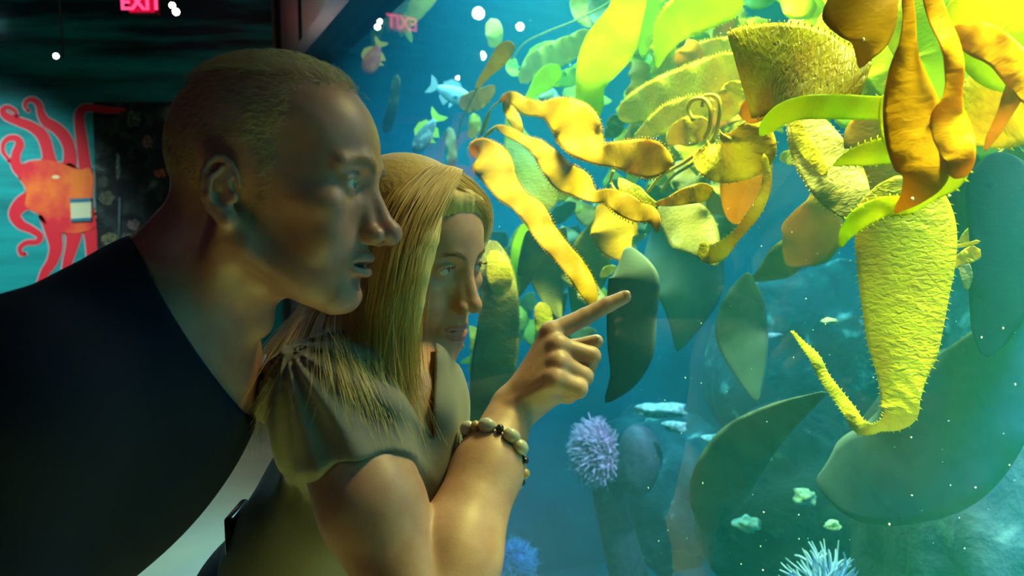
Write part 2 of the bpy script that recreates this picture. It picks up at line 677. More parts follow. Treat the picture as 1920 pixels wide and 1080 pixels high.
m_halo = pbr('pale_pink_outline', (0.42, 0.36, 0.38), 0.7)
m_octo = paint('red_paint', (0.74, 0.012, 0.03), (0.74, 0.012, 0.03), 7, .5, .7)
m_octob = paint('red_orange_paint', (0.74, 0.015, 0.03), (0.95, 0.20, 0.02), 3.4, .42, .62)
m_octo2 = paint('orange_paint', (0.86, 0.09, 0.02), (0.95, 0.26, 0.03), 8, .42, .6)
oc = empty('octopus_mural', WP(105, 560, 0.0))
tag(oc, 'red and orange octopus with curling arms painted on the turquoise wall', 'mural')
b = MB()
for a in ARMS:
    arm_ribbon(b, a, 0.0, .003, 2.2)
cx, cy = np.mean(BODY, axis=0)
sb = spline([(x + (x - cx) * .045, y + (y - cy) * .045) for x, y in BODY + BODY[:1]], 90)[:-1]
b.v += []
b2 = wall_poly([tuple(p) for p in sb], 0.0, .003)
b.add(b2.v, b2.f)
halo = b.build('outline', m_halo, smooth=False)
b = MB()
for a in ARMS:
    arm_ribbon(b, a, .003, .002)
arms = b.build('arms', m_octo, smooth=False)
sb = spline(BODY + BODY[:1], 90)[:-1]
body = wall_poly([tuple(p) for p in sb], .004, .0035).build('body', m_octob, smooth=False)
b = MB()
q = wall_poly([(105 + 7 * math.cos(t), 332 + 3.6 * math.sin(t)) for t in np.linspace(0, 2 * PI, 25)[:-1]], .0082, .002)
b.add(q.v, q.f)
eye_ = b.build('painted_eye', pbr('cream_paint', (0.85, 0.62, 0.30), .6), smooth=False)
adopt(oc, halo, arms, body, eye_)

# dark sea-floor panel
m_pan = rock_mat('deep_sea_print', (0.006, 0.012, 0.014), (0.03, 0.05, 0.045), (0.14, 0.17, 0.13))
pn = empty('exhibit_panel', WP(290, 640, 0))
tag(pn, 'dark exhibit panel showing small creatures on a murky sea floor', 'panel')
bd = wall_poly([(174, 192), (404, 192), (404, 640), (188, 640)], 0.004, .0008).build('board', m_pan, smooth=False)
ks = [bd]
for nm, x, y, rx, ry, col in (('painted_sphere', 251, 224, 15, 16, (.10, .14, .09)), ('painted_anemone', 277, 267, 11, 13, (.34, .12, .11)), ('painted_crab', 301, 325, 11, 9, (.60, .12, .08)),
                              ('painted_fish', 221, 312, 4, 26, (.20, .27, .20)), ('painted_shell', 250, 422, 13, 11, (.20, .14, .14)), ('painted_coral', 200, 372, 16, 14, (.10, .12, .06)),
                              ('painted_coral', 206, 448, 15, 13, (.16, .17, .08)), ('painted_shell', 238, 444, 10, 8, (.13, .14, .11)), ('painted_coral', 194, 340, 9, 12, (.06, .08, .05))):
    rg = np.random.default_rng(int(x))
    an = np.linspace(0, 2 * PI, 15)[:-1]
    pts = [(x + rx * math.cos(t) * rg.uniform(.75, 1.15), y + ry * math.sin(t) * rg.uniform(.75, 1.15)) for t in an]
    pts = [tuple(p) for p in spline(pts + pts[:1], 50)[:-1]]
    ks.append(wall_poly(pts, .005, .0012).build(nm, pbr(nm, col, .7, noise=(60, tuple(c * .35 for c in col), .4, .6)), smooth=False))
b = MB()
b.tube([WP(225, 370, .006), WP(224, 470, .006)], .008, 6)
ks.append(b.build('painted_stalk', pbr('stalk_paint', (.10, .15, .16), .7)))
adopt(pn, *ks)

# small text plate on the octopus
pl = empty('text_plate', WP(152, 413, .01))
tag(pl, 'small cream text plate with blue bands on the red octopus', 'sign')
m_cream = pbr('cream_plate', (0.62, 0.66, 0.42), .5)
m_band = pbr('blue_band', (0.02, 0.16, 0.26), .5)
a = wall_poly([(133, 379), (172, 377), (172, 409), (134, 410)], .011, .006).build('plate', m_cream, smooth=False)
c = wall_poly([(132, 373), (172, 371), (172, 378), (132, 380)], .011, .008).build('band', m_band, smooth=False)
d_ = wall_poly([(134, 410), (172, 408), (172, 414), (134, 416)], .011, .008).build('band', m_band, smooth=False)
adopt(pl, a, c, d_)

# EXIT sign hanging from the ceiling with a twin emergency lamp
EXD = 4.25


def EP(x, y, off=0.0):
    r = ray(x, y)
    return CAM + r * (EXD - off) / r[1]


ex = empty('exit_sign', EP(265, 8))
tag(ex, 'red lit EXIT sign hanging near the ceiling', 'sign')
m_box = pbr('sign_housing', (0.25, 0.02, 0.03), .5)
c0, c1 = EP(239, -14), EP(291, 24)
b = MB()
b.box((c0 + c1) / 2 + np.array([0, .03, 0]), (c1[0] - c0[0], .05, c0[2] - c1[2]))
hs = b.build('housing', m_box, smooth=False)
b = MB()
b.box((c0 + c1) / 2 + np.array([0, .003, 0]), (c1[0] - c0[0] - .006, .004, c0[2] - c1[2] - .006))
face = b.build('face', emit('dim_red_face', (0.9, 0.006, 0.06), 0.7), smooth=False)
b = MB()
b.tube([(c0 + c1) / 2 + np.array([0, .03, .05]), np.array([(c0[0] + c1[0]) / 2, c0[1] + .03, CEIL])], .006, 8)
rod = b.build('rod', m_black)
tx = bpy.data.curves.new('exit_text', 'FONT')
tx.body = 'EXIT'
tx.size = .105
tx.align_x = 'CENTER'
tx.align_y = 'CENTER'
tx.extrude = .002
tx.offset = .0022
to = bpy.data.objects.new('lettering', tx)
COL.objects.link(to)
bpy.context.view_layer.update()
dg = bpy.context.evaluated_depsgraph_get()
me = bpy.data.meshes.new_from_object(to.evaluated_get(dg))
bpy.data.objects.remove(to)
lt = bpy.data.objects.new('lettering', me)
COL.objects.link(lt)
me.materials.clear()
me.materials.append(emit('red_letters', (1.0, 0.05, 0.16), 2.4))
mid = (c0 + c1) / 2
me.transform(Matrix.Translation(Vector(mid + np.array([0, -.004, -.002]))) @ Matrix.Rotation(PI / 2, 4, 'X'))
adopt(ex, hs, face, rod, lt)
l = bpy.data.lights.new('exit_glow', 'POINT')
l.energy = 0.22
l.color = (1, .02, .08)
l.shadow_soft_size = .08
lo_ = bpy.data.objects.new('exit_glow', l)
COL.objects.link(lo_)
lo_.location = EP(395, 20, -.35)

m_lamp = emit('lamp_lens', (1.0, 0.93, 0.62), 40)
m_lampb = pbr('lamp_can', (0.03, 0.03, 0.03), .4)


def can_lamp(name, label, heads, rod_to_ceiling=True):
    root = empty(name, heads[0][0])
    tag(root, label, 'lamp')
    ks = []
    for p, r in heads:
        p = np.array(p)
        d = CAM + np.array([0, 0, -.4]) - p
        d /= np.linalg.norm(d)
        b = MB()
        b.tube([p - d * .09, p - d * .085, p - d * .004, p], [r * .7, r * 1.25, r * 1.3, r * 1.3], 20)
        ks.append(b.build('can', m_lampb))
        b = MB()
        b.ball(p + d * .001, (r, r, r * .3), 16, 8, basis(d))
        ks.append(b.build('lens', m_lamp))
    p0 = np.array(heads[0][0])
    b = MB()
    b.tube([p0 - np.array([0, -.07, 0]), np.array([p0[0], p0[1] + .07, CEIL])], .006, 8)
    ks.append(b.build('stem', m_lampb))
    if len(heads) > 1:
        b = MB()
        b.tube([p0 + np.array([0, .07, 0]), np.array(heads[1][0]) + np.array([0, .07, 0])], .006, 8)
        ks.append(b.build('bracket', m_lampb))
    adopt(root, *ks)
    return root


can_lamp('emergency_lamp', 'twin round emergency lamp beside the EXIT sign', [(EP(323, 10, .02), .014), (EP(330, 22, .02), .016)])
can_lamp('ceiling_spotlight', 'single small lit spotlight over the octopus wall', [(WP(105, 105, .5), .013)])
# three ceiling spots left of the photo, whose light shows only in the glass
for (px, py, dist, sp_, lab) in ((897, 25, 3.8, .036, 'topmost of the three white gallery spotlights mirrored in the upper glass'), (975, 50, 3.8, .024, 'smallest, rightmost of the three white spotlights mirrored in the upper glass'), (903, 105, 4.64, .032, 'lowest of the three white gallery spotlights mirrored in the upper glass')):
    r = ray(px, py)
    t = GD / r.dot(NW)
    h = CAM + r * t
    v = r - 2 * r.dot(NW) * NW
    v /= np.linalg.norm(v)
    k = min(dist, (CEIL - .12 - h[2]) / v[2] if v[2] > 0 else dist)
    p = h + v * k
    root = empty('ceiling_spotlight', p)
    tag(root, lab, 'lamp', 'spotlights mirrored in the glass')
    dr = -v
    b = MB()
    b.tube([p - dr * .10, p - dr * .095, p - dr * .004, p], [sp_ * .7, sp_ * 1.25, sp_ * 1.3, sp_ * 1.3], 20)
    c_ = b.build('can', m_lampb)
    b = MB()
    b.ball(p + dr * .001, (sp_, sp_, sp_ * .3), 16, 8, basis(dr))
    l_ = b.build('lens', emit('cool_lens', (.75, .95, 1.0), 60))
    b = MB()
    b.tube([p - dr * .05, np.array([*(p - dr * .05)[:2], CEIL])], .006, 8)
    s__ = b.build('stem', m_lampb)
    adopt(root, c_, l_, s__)

# ------------------------------------------------------------------ kelp
K_LIME = kelp_mat('lime_kelp', (0.58, 0.72, 0.003), (0.68, 0.68, 0.003), 60, 0.2, 0.6, 0.4, 0.12)
K_AMB = kelp_mat('amber_kelp', (0.56, 0.31, 0.001), (0.47, 0.23, 0.001), 30, 0.25, 0.60, 0.45, 0.06)
K_YEL = kelp_mat('yellow_kelp', (0.66, 0.56, 0.01), (0.60, 0.44, 0.008), 50, 0.8, 0.5)
K_RIB = kelp_mat('wrinkled_kelp', (0.62, 0.50, 0.01), (0.55, 0.34, 0.006), 44, 0.75, 0.5, 0.28, 0.16)
K_GREY = kelp_mat('dull_kelp', (0.32, 0.22, 0.04), (0.20, 0.15, 0.05), 45, 0.6, 0.25, 0.45)  # duller brown for kelp in shadow, shade mixed into the colour
K_DARK = kelp_mat('shade_toned_kelp', (0.12, 0.15, 0.19), (0.085, 0.115, 0.15), 30, 0.1, 0.08, 0.95, 0.1)  # unlit silhouettes: shade and blue haze mixed into the colour
K_DEEP = kelp_mat('deep_shade_kelp', (0.025, 0.030, 0.035), (0.018, 0.022, 0.03), 30, 0.1, 0.08, 0.95, 0.08)  # darker copy of the dark kelp, deeper shade put into its colour
K_STEM = kelp_mat('kelp_stipe', (0.50, 0.38, 0.02), (0.42, 0.28, 0.01), 40, 0.2, 0.3)


def blade_mesh(spine, w, seed=0, ruffle=0.3, teeth=False, nx=10, curl=0.12, thick=0.0012, rounded=True, rip=1.0):
    """spine rows: photo x, photo y, half width (px; sign lets the blade twist), depth offset (m), tilt (edge depth / half width)"""
    r = np.random.default_rng(seed)
    S = [list(p) + [0.0] * (5 - len(p)) for p in spine]
    L = sum(math.dist(S[i][:2], S[i + 1][:2]) for i in range(len(S) - 1))
    n = max(14, int(L / 7))
    S = spline(S, n)
    cen = np.array([T(s[0], s[1], w + s[3]) for s in S])
    tan = np.gradient(cen, axis=0)
    tan /= np.linalg.norm(tan, axis=1)[:, None]
    view = cen - CAM
    dist = np.linalg.norm(view, axis=1)
    view /= dist[:, None]
    side = np.cross(tan, view)
    side /= np.linalg.norm(side, axis=1)[:, None]
    hw = S[:, 2] / FPX * dist
    ph = r.uniform(0, 6, 6)
    arc = np.concatenate([[0], np.cumsum(np.linalg.norm(np.diff(cen, axis=0), axis=1))])
    if rounded:
        hp = abs(S[:, 2])
        pd = np.concatenate([[0], np.cumsum(np.linalg.norm(np.diff(S[:, :2], axis=0), axis=1))])
        e0, e1 = pd / (hp[0] + 1), (pd[-1] - pd) / (hp[-1] + 1)
        hw = hw * np.sqrt(np.clip(1 - (1 - np.clip(np.minimum(e0, e1), 0, 1)) ** 2, .002, 1))
    hm = max(abs(hw))
    V, UV = [], []
    for i in range(n):
        for j in range(nx + 1):
            s = 2 * j / nx - 1
            a = abs(s)
            k = 2 * PI / (2.4 * hm + 0.02)
            wave = (math.sin(arc[i] * k + ph[0] + (1.4 if s > 0 else 0)) + 0.5 * math.sin(arc[i] * k * 2.3 + ph[1] + s)) * ruffle * abs(hw[i]) * a ** 2
            bend = curl * abs(hw[i]) * (s * s - 0.4)
            ripple = rip * 0.0012 * math.sin(arc[i] * 330 + 3 * math.sin(s * 3 + ph[2]) + 2 * math.sin(arc[i] * 60)) * min(1, abs(hw[i]) / 0.02) * (1 - a ** 4)
            p = cen[i] + side[i] * hw[i] * s * (1 - 0.05 * ruffle * math.sin(arc[i] * k + ph[3])) + view[i] * (hw[i] * s * S[i][4] + wave + bend + ripple)
            V.append(p)
            UV.append((s * abs(hw[i]) * 4, arc[i] * 4))
    q = nx + 1
    F = [(i * q + j, i * q + j + 1, (i + 1) * q + j + 1, (i + 1) * q + j) for i in range(n - 1) for j in range(nx)]
    if teeth:
        # small spines along both margins
        for e in (0, nx):
            sg = -1 if e == 0 else 1
            step = 0.009
            pos = step
            while pos < arc[-1]:
                i = min(int(np.searchsorted(arc, pos)), n - 2)
                f = (pos - arc[i - 1]) / max(arc[i] - arc[i - 1], 1e-6)
                base = np.array(V[(i - 1) * q + e]) * (1 - f) + np.array(V[i * q + e]) * f
                o = side[i] * np.sign(hw[i]) * sg
                t = tan[i]
                ln = r.uniform(0.0028, 0.005) * min(1, abs(hw[i]) / .018 + .15)
                m0 = len(V)
                V += [base - t * 0.0012 - o * .001, base + t * 0.0012 - o * .001, base + o * ln + t * 0.002]
                UV += [(0, 0)] * 3
                F.append((m0, m0 + 1, m0 + 2))
                pos += step * r.uniform(0.8, 1.3)
    return V, F, UV


_seed = [100]


def blade(spine, w, mat, parent=None, **k):
    _seed[0] += 1
    if mat in (K_AMB, K_LIME):
        k.setdefault('rip', .15)
    V, F, UV = blade_mesh(spine, w, _seed[0], **k)
    o = mesh_obj('blade', V, F, mat, None, uvs=UV)
    md = o.modifiers.new('thickness', 'SOLIDIFY')
    md.thickness = 0.0012
    md.offset = 0
    return o


def stem(pts, w, r=0.0022, mat=None, name='stipe'):
    P = spline([list(p) + [0.0] * (3 - len(p)) for p in pts], max(8, len(pts) * 7))
    b = MB()
    b.tube([T(p[0], p[1], w + p[2]) for p in P], r, 7)
    return b.build(name, mat or K_STEM)


def floater(x, y, w, x2, y2, r=0.006):
    a, c = T(x, y, w), T(x2, y2, w)
    b = MB()
    d = c - a
    L_ = np.linalg.norm(d)
    b.ball((a + c) / 2, (r, r, L_ / 2), 12, 10, basis(d / L_, (0.1, 0.3, 0.94)))
    return b.build('gas_bladder', K_STEM)


def frond(label, parts, group=None):
    """a frond: first part is the anchor of the empty"""
    v = np.array([parts[0].data.vertices[0].co[:]])
    root = empty('kelp_frond', v[0])
    tag(root, label, 'kelp', group)
    adopt(root, *parts)
    return root


def single(label, spine, w, mat, **k):
    o = blade(spine, w, mat, **k)
    c = Vector(o.data.vertices[0].co)
    o.data.transform(Matrix.Translation(-c))
    o.location = c
    o.name = 'kelp_frond'
    return tag(o, label, 'kelp')


# --- in front of the glass centre: three amber ribbons
single('long amber kelp ribbon slanting down from the woman forehead to the pointing finger',
       [(884, 292, 10, 0, .3), (900, 282, 24, 0, .5), (922, 305, 36, 0, .3), (948, 350, 27, .01, .6), (975, 378, 20, 0, .8), (1000, 400, 24, 0, .4),
        (1025, 440, 22, 0, .7), (1052, 472, 20, 0, .6), (1080, 505, 20, 0, .4), (1103, 545, 17, 0, .5), (1112, 572, 8), (1114, 590, 2)],
       0.10, K_AMB, ruffle=.35, teeth=True)
frond('amber kelp frond with a wavy blade ending in a yellow fan, left of centre', [
    blade([(936, 190, 4), (960, 182, 10, 0, .5), (985, 200, 14, 0, .8), (1015, 205, 14, 0, 1.5), (1045, 212, 30, 0, .6), (1075, 232, 44, 0, .3), (1100, 268, 36, 0, .6),
           (1125, 290, 20, 0, 1.2), (1155, 290, 24, 0, .7), (1190, 294, 33, 0, .3), (1225, 300, 34, 0, .2), (1250, 305, 20), (1262, 308, 3)], 0.22, K_AMB, ruffle=.45, teeth=True),
    stem([(895, 275), (905, 240), (920, 205), (940, 188)], 0.22), floater(903, 255, .22, 918, 208),
    blade([(958, 178, 5), (950, 195, 8), (960, 215, 12, 0, 1), (972, 240, 9), (975, 262, 3)], .23, K_AMB)])
frond('narrow twisting amber kelp frond under the wavy one, with a hooked tip', [
    blade([(928, 236, 4), (955, 248, 9, 0, .8), (985, 264, 9, 0, 1.6), (1010, 278, 16, 0, .9), (1030, 300, 22, 0, .5), (1055, 330, 26, 0, .3), (1085, 345, 26, 0, .6),
           (1112, 368, 12, 0, 1.5), (1140, 368, 14, 0, 1), (1165, 380, 22, 0, .5), (1195, 397, 19, 0, .6), (1218, 402, 16, 0, .5), (1230, 418, 9), (1232, 436, 2)], 0.17, K_AMB, ruffle=.4, teeth=True),
    stem([(893, 290), (905, 262), (928, 238)], .17), floater(908, 258, .17, 928, 238, .005)])
single('small amber kelp triangle hanging beside the hooked tip', [(1160, 334, 3), (1172, 350, 13, 0, .5), (1192, 366, 17), (1215, 378, 9), (1238, 386, 2)], .2, K_YEL)
single('glossy pointed kelp blade lying across the centre', [(1228, 382, 3), (1255, 378, 9, 0, .5), (1285, 368, 15, 0, .5), (1318, 360, 17, 0, .4), (1336, 352, 8)], .2, K_RIB, ruffle=.5)
# --- upper centre
single('bright lime kelp strap hanging left of centre, under the top edge',
       [(1185, -30, 30), (1175, 20, 32, 0, .3), (1150, 75, 44, 0, .4), (1122, 120, 40, 0, .4), (1107, 160, 27, 0, .3), (1107, 200, 24), (1112, 225, 12), (1116, 235, 2)], .42, K_LIME, ruffle=.2)
single('lime kelp wedge with a smooth curved edge, top centre',
       [(1232, 130, 2), (1240, 95, 14, 0, .4), (1258, 55, 30, 0, .3), (1290, 25, 38, 0, .3), (1335, 5, 40), (1390, -25, 44)], .45, K_LIME, ruffle=.12, teeth=True)
single('pale lime blade behind the top centre wedge', [(1205, 110, 4), (1210, 60, 18), (1215, 20, 24), (1225, -30, 24)], .6, K_LIME)
single('small lime kelp leaf pointing up over the amber fronds', [(982, 192, 2), (1000, 172, 10), (1022, 150, 20, 0, .3), (1040, 132, 16), (1048, 122, 3)], .5, K_LIME)
frond('stringy lime kelp tuft left of the lime strap', [
    blade([(975, 155, 10), (1005, 120, 22, 0, .6), (1040, 105, 24), (1075, 85, 20), (1110, 60, 12)], .75, K_YEL, ruffle=.9),
    blade([(1010, 145, 5), (1045, 150, 14), (1080, 140, 16, 0, .8), (1110, 110, 12)], .72, K_LIME, ruffle=.8),
    blade([(990, 100, 4), (1015, 92, 10), (1040, 90, 12), (1070, 100, 8)], .8, K_LIME, ruffle=.9),
    stem([(960, 112), (985, 80), (1030, 58), (1080, 38), (1130, 12), (1160, -10)], .75, .003)])
frond('cluster of olive kelp at the top edge left of the wedge', [
    blade([(1090, -20, 14), (1085, 10, 16), (1095, 35, 12), (1110, 50, 4)], .8, K_YEL, ruffle=.7),
    blade([(1130, -20, 16), (1120, 20, 18), (1135, 50, 10), (1150, 65, 3)], .82, K_GREY, ruffle=.7)])
single('broad wrinkled kelp blade sweeping across the upper centre',
       [(1160, 222, 10), (1180, 210, 24, 0, .3), (1220, 192, 34, 0, .3), (1270, 170, 36, 0, .4), (1320, 150, 34, 0, .3), (1365, 130, 30), (1400, 118, 16)], .55, K_YEL, ruffle=.25, teeth=True)
single('yellow kelp blade with saw edge above the wrinkled sweep', [(1222, 146, 6), (1250, 128, 20, 0, .4), (1300, 112, 26, 0, .3), (1350, 92, 20), (1385, 82, 10)], .65, K_YEL, ruffle=.3, teeth=True)
single('tapering yellow kelp blade below the wrinkled sweep', [(1187, 258, 2), (1215, 245, 14, 0, .3), (1255, 222, 26, 0, .4), (1300, 205, 24), (1340, 190, 14)], .5, K_YEL, ruffle=.3, teeth=True)
single('small crinkled lime blade in the tangle of stipes', [(1252, 272, 5), (1268, 255, 20), (1295, 245, 27, 0, .4), (1322, 240, 20), (1336, 236, 4)], .38, K_RIB, ruffle=.5)
frond('tangle of looping kelp stipes in the upper centre', [
    stem([(1300, 225), (1290, 205), (1298, 188), (1320, 186), (1332, 205), (1330, 240), (1322, 262), (1345, 290)], .34, .004),
    stem([(1316, 200), (1322, 180), (1345, 182), (1350, 205), (1345, 235), (1335, 262), (1290, 300), (1240, 330), (1215, 360)], .35, .0035),
    stem([(1340, 262), (1300, 305), (1262, 330), (1240, 360)], .35, .003),
    stem([(1155, 360), (1145, 340), (1150, 320)], .3, .003),
    blade([(1345, 225, 6), (1362, 205, 20, 0, .5), (1375, 180, 26, 0, .5), (1385, 150, 16)], .45, K_RIB, ruffle=.5)])
# --- folded blade right of centre
frond('folded golden kelp blade hanging right of centre with a bright rolled tip', [
    blade([(1300, 290, 8), (1325, 300, 28, 0, .5), (1360, 305, 38, 0, .3), (1395, 280, 52, 0, .4), (1405, 250, 40, 0, .5), (1400, 225, 20)], .30, K_RIB, ruffle=.35, teeth=True),
    blade([(1402, 228, 20), (1408, 262, 34, 0, .3), (1404, 310, 40, 0, .4), (1396, 360, 44, 0, .2), (1385, 395, 30), (1375, 420, 10)], .34, K_AMB, ruffle=.2),
    blade([(1432, 288, 5), (1438, 330, 7), (1430, 370, 9, 0, .4), (1410, 405, 11), (1380, 442, 9), (1350, 470, 16, 0, .4), (1325, 476, 16), (1318, 452, 4)], .28, K_RIB, ruffle=.3, teeth=True)])
single('dim brown kelp blade beneath the folded golden one', [(1235, 378, 4), (1262, 400, 34), (1290, 425, 46), (1318, 455, 34), (1345, 500, 3)], .5, K_GREY)
# --- wrinkled square blade + lime straps, right
frond('large wrinkled kelp blade with a toothed rim, upper right of centre', [
    blade([(1386, 140, 78, 0, .5), (1410, 132, 80, 0, .6), (1450, 124, 74, 0, .7), (1500, 126, 70, 0, .8), (1550, 138, 60, 0, 1.), (1595, 150, 46, 0, 1.), (1622, 156, 34, 0, .8)], .22, K_RIB, ruffle=.10, teeth=True, curl=.15, nx=16, rounded=False),
    blade([(1388, 215, 20), (1415, 205, 24), (1440, 190, 26), (1470, 170, 30)], .26, K_AMB)])
frond('long lime kelp strap crossing the upper right', [
    blade([(1425, 255, 2), (1438, 238, 13, 0, .4), (1465, 215, 18), (1505, 202, 20, 0, .2), (1560, 200, 21), (1620, 202, 20), (1680, 204, 20), (1730, 205, 20)], .155, K_LIME, ruffle=.12, curl=.1)])
single('wide lime kelp sheet filling the top right background',
       [(1735, -40, 70), (1765, 20, 88), (1795, 80, 82), (1790, 130, 62), (1762, 170, 32), (1740, 195, 5)], .42, K_LIME, ruffle=.08, curl=.2)
single('lime kelp sheet behind the brown hanging flap', [(1560, 20, 20), (1620, 60, 60), (1670, 110, 55), (1680, 150, 40), (1690, 185, 20)], .5, K_LIME, ruffle=.15)
single('yellow saw-edged blade between the wrinkled blade and the brown flap', [(1545, 20, 10), (1565, 60, 34), (1590, 100, 34), (1610, 150, 26), (1640, 175, 16)], .48, K_YEL, ruffle=.2, teeth=True)
single('brown kelp flap hanging from the top edge, pointed at the bottom',
       [(1590, -40, 50), (1608, 0, 58, 0, .4), (1625, 40, 48, 0, .3), (1630, 75, 32, 0, .5), (1620, 105, 14), (1612, 128, 3)], .10, K_AMB, ruffle=.25)
single('long amber kelp blade hanging in front of the top right corner, widest at its foot',
       [(1698, -30, 8), (1704, 30, 9, 0, .6), (1702, 80, 13, 0, .8), (1698, 125, 24, 0, .4), (1704, 180, 38, 0, .3), (1714, 235, 46, 0, .3), (1728, 290, 46, 0, .3), (1732, 330, 36, 0, .4), (1712, 365, 20), (1688, 388, 8), (1678, 400, 2)],
       .06, K_AMB, ruffle=.12, curl=.3)
single('slender amber loop of kelp right of the long amber blade',
       [(1740, -30, 12), (1758, 30, 14, 0, .5), (1780, 80, 13, 0, .8), (1790, 130, 14), (1786, 180, 14, 0, .5), (1778, 220, 26, 0, .6), (1788, 265, 30, 0, .4), (1800, 300, 22), (1790, 335, 14)],
       .08, K_AMB, ruffle=.15)
single('bright yellow upturned fold at the foot of the long amber blade',
       [(1576, 465, 2), (1588, 435, 12), (1615, 408, 18, 0, .4), (1655, 388, 17, 0, .4), (1700, 385, 16, 0, .5), (1740, 362, 16), (1780, 335, 20, 0, .3), (1808, 310, 12), (1815, 300, 2)],
       .10, K_LIME, ruffle=.25, teeth=True, curl=.3)
single('pointed lime blade aimed left in front of the dull wrinkled blade', [(1561, 311, 1), (1590, 298, 12), (1630, 288, 20), (1675, 280, 24), (1715, 272, 26)], .14, K_LIME, ruffle=.1, teeth=True)
single('short lime blade between the strap and the amber blade', [(1672, 170, 16), (1672, 215, 20), (1682, 260, 22), (1695, 300, 8)], .12, K_LIME, ruffle=.1)
frond('yellow kelp fan at the right edge under the corner', [
    blade([(1790, 250, 18), (1815, 235, 40), (1850, 215, 62, 0, .2), (1895, 190, 76), (1950, 170, 84), (2000, 160, 80)], .22, K_YEL, ruffle=.12, teeth=True),
    blade([(1922, 120, 14), (1905, 165, 15, 0, .5), (1885, 210, 11), (1862, 252, 8), (1846, 284, 2)], .16, K_AMB, ruffle=.3)])
single('huge lime kelp blade in the top right corner', [(1790, -10, 40), (1830, 20, 60, 0, .2), (1875, 50, 76), (1920, 70, 86), (1990, 80, 90)], .16, K_LIME, ruffle=.1, curl=.2)
single('amber underside of the corner blade, running to the right edge', [(1785, 52, 6), (1812, 66, 20), (1845, 78, 26, 0, .4), (1880, 100, 24), (1915, 140, 24), (1950, 190, 20)], .13, K_AMB, ruffle=.2)
# --- dull big blades behind
frond('grey wrinkled kelp blade with a bright left rim, upper right', [
    blade([(1485, 205, 18), (1508, 235, 32, 0, .2), (1535, 285, 44, 0, .2), (1568, 335, 46, 0, .3), (1592, 375, 36), (1606, 405, 18), (1612, 418, 4)], .40, K_GREY, ruffle=.12, teeth=True, nx=14),
    blade([(1480, 210, 4), (1492, 235, 10), (1508, 270, 14), (1530, 300, 13), (1550, 330, 6)], .385, K_RIB, ruffle=.2)])
single('brown kelp sheet between the grey blade and the amber blade', [(1640, 200, 40), (1645, 250, 52), (1650, 310, 52), (1655, 370, 46), (1665, 420, 20)], .46, K_AMB, ruffle=.1)
single('biggest hanging kelp blade, broad and toothed, folding back into a thin tail at its foot',
       [(1680, 330, 40), (1688, 375, 66, 0, .15), (1696, 430, 77, 0, .1), (1697, 490, 75, 0, .1), (1695, 550, 68, 0, .1), (1694, 610, 60, 0, .1), (1693, 660, 52, 0, .15), (1690, 705, 38, 0, .1), (1688, 745, 30), (1686, 772, 28, 0, .4),
        (1672, 790, 18, 0, 1.0), (1650, 800, 8, .01, 1.6), (1632, 805, 9, .02, 1), (1612, 800, 12, .03, .5), (1592, 770, 11, .03), (1568, 738, 10, .04, .4), (1545, 706, 9, .05), (1528, 672, 9, .05), (1505, 645, 5, .06), (1484, 620, 2, .06)],
       .34, K_YEL, ruffle=.05, teeth=True, curl=.25, nx=16)
single('brown three-cornered kelp blade left of the biggest hanging one', [(1534, 340, 5), (1540, 380, 28, 0, .3), (1530, 420, 46, 0, .3), (1512, 455, 50), (1490, 480, 28), (1474, 497, 4)], .62, K_AMB, ruffle=.15)
single('faint brown kelp tip further left in the haze', [(1515, 445, 4), (1495, 465, 26), (1465, 492, 30), (1435, 512, 16), (1405, 528, 2)], .85, K_GREY, ruffle=.2)
frond('curled yellow kelp tips right of the biggest hanging blade', [
    blade([(1768, 506, 2), (1790, 492, 7), (1815, 480, 12, 0, .6), (1838, 468, 12)], .42, K_YEL, ruffle=.3),
    blade([(1780, 462, 2), (1805, 460, 3), (1838, 452, 3)], .42, K_YEL),
    blade([(1842, 432, 12), (1822, 440, 12), (1800, 458, 5)], .6, K_RIB, ruffle=.5),
    blade([(1812, 545, 3), (1812, 515, 9), (1800, 480, 8)], .5, K_GREY)])
single('dim kelp blade with a yellow middle at the right edge', [(1902, 268, 4), (1896, 300, 26), (1900, 350, 34), (1912, 400, 30), (1925, 450, 4)], .62, K_GREY)
single('small yellow kelp flap in the shade right of the folded golden blade', [(1462, 300, 4), (1475, 295, 12), (1494, 300, 12), (1496, 306, 4)], .8, K_YEL)
# --- left of centre, behind the ribbons
single('yellow and dim kelp blade behind the narrow twisting frond', [(958, 212, 10), (965, 250, 20, 0, .3), (980, 290, 36, 0, .2), (1000, 330, 42), (1015, 370, 36), (1020, 400, 14)], .42, K_YEL, ruffle=.15)
single('small dim yellow blade in the shade below the wavy frond', [(1030, 290, 10), (1040, 320, 24), (1050, 350, 24), (1052, 380, 8)], .5, K_YEL, ruffle=.3)
frond('pale two-tone kelp leaf left of the pointing finger', [
    blade([(1010, 412, 8), (990, 435, 18, 0, .6), (973, 470, 15, 0, .5), (968, 510, 10), (971, 558, 2)], .3, K_LIME, ruffle=.2, teeth=True),
    blade([(1010, 412, 10), (1012, 440, 26), (996, 480, 22), (980, 530, 12), (972, 558, 2)], .32, K_GREY, ruffle=.2)])
single('bulging amber kelp blade just over the pointing finger', [(1118, 388, 14), (1135, 400, 32, 0, .2), (1150, 425, 44, 0, .3), (1155, 455, 36), (1175, 480, 14), (1195, 497, 2)], .36, K_AMB, ruffle=.15, teeth=True)
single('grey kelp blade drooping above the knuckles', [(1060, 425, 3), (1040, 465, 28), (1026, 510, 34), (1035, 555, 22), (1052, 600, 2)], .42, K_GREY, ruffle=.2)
single('dim brown kelp blade above the finger, behind the amber ribbon', [(1126, 405, 4), (1112, 460, 34), (1102, 510, 38), (1090, 560, 24), (1080, 615, 2)], .5, K_GREY, ruffle=.15)
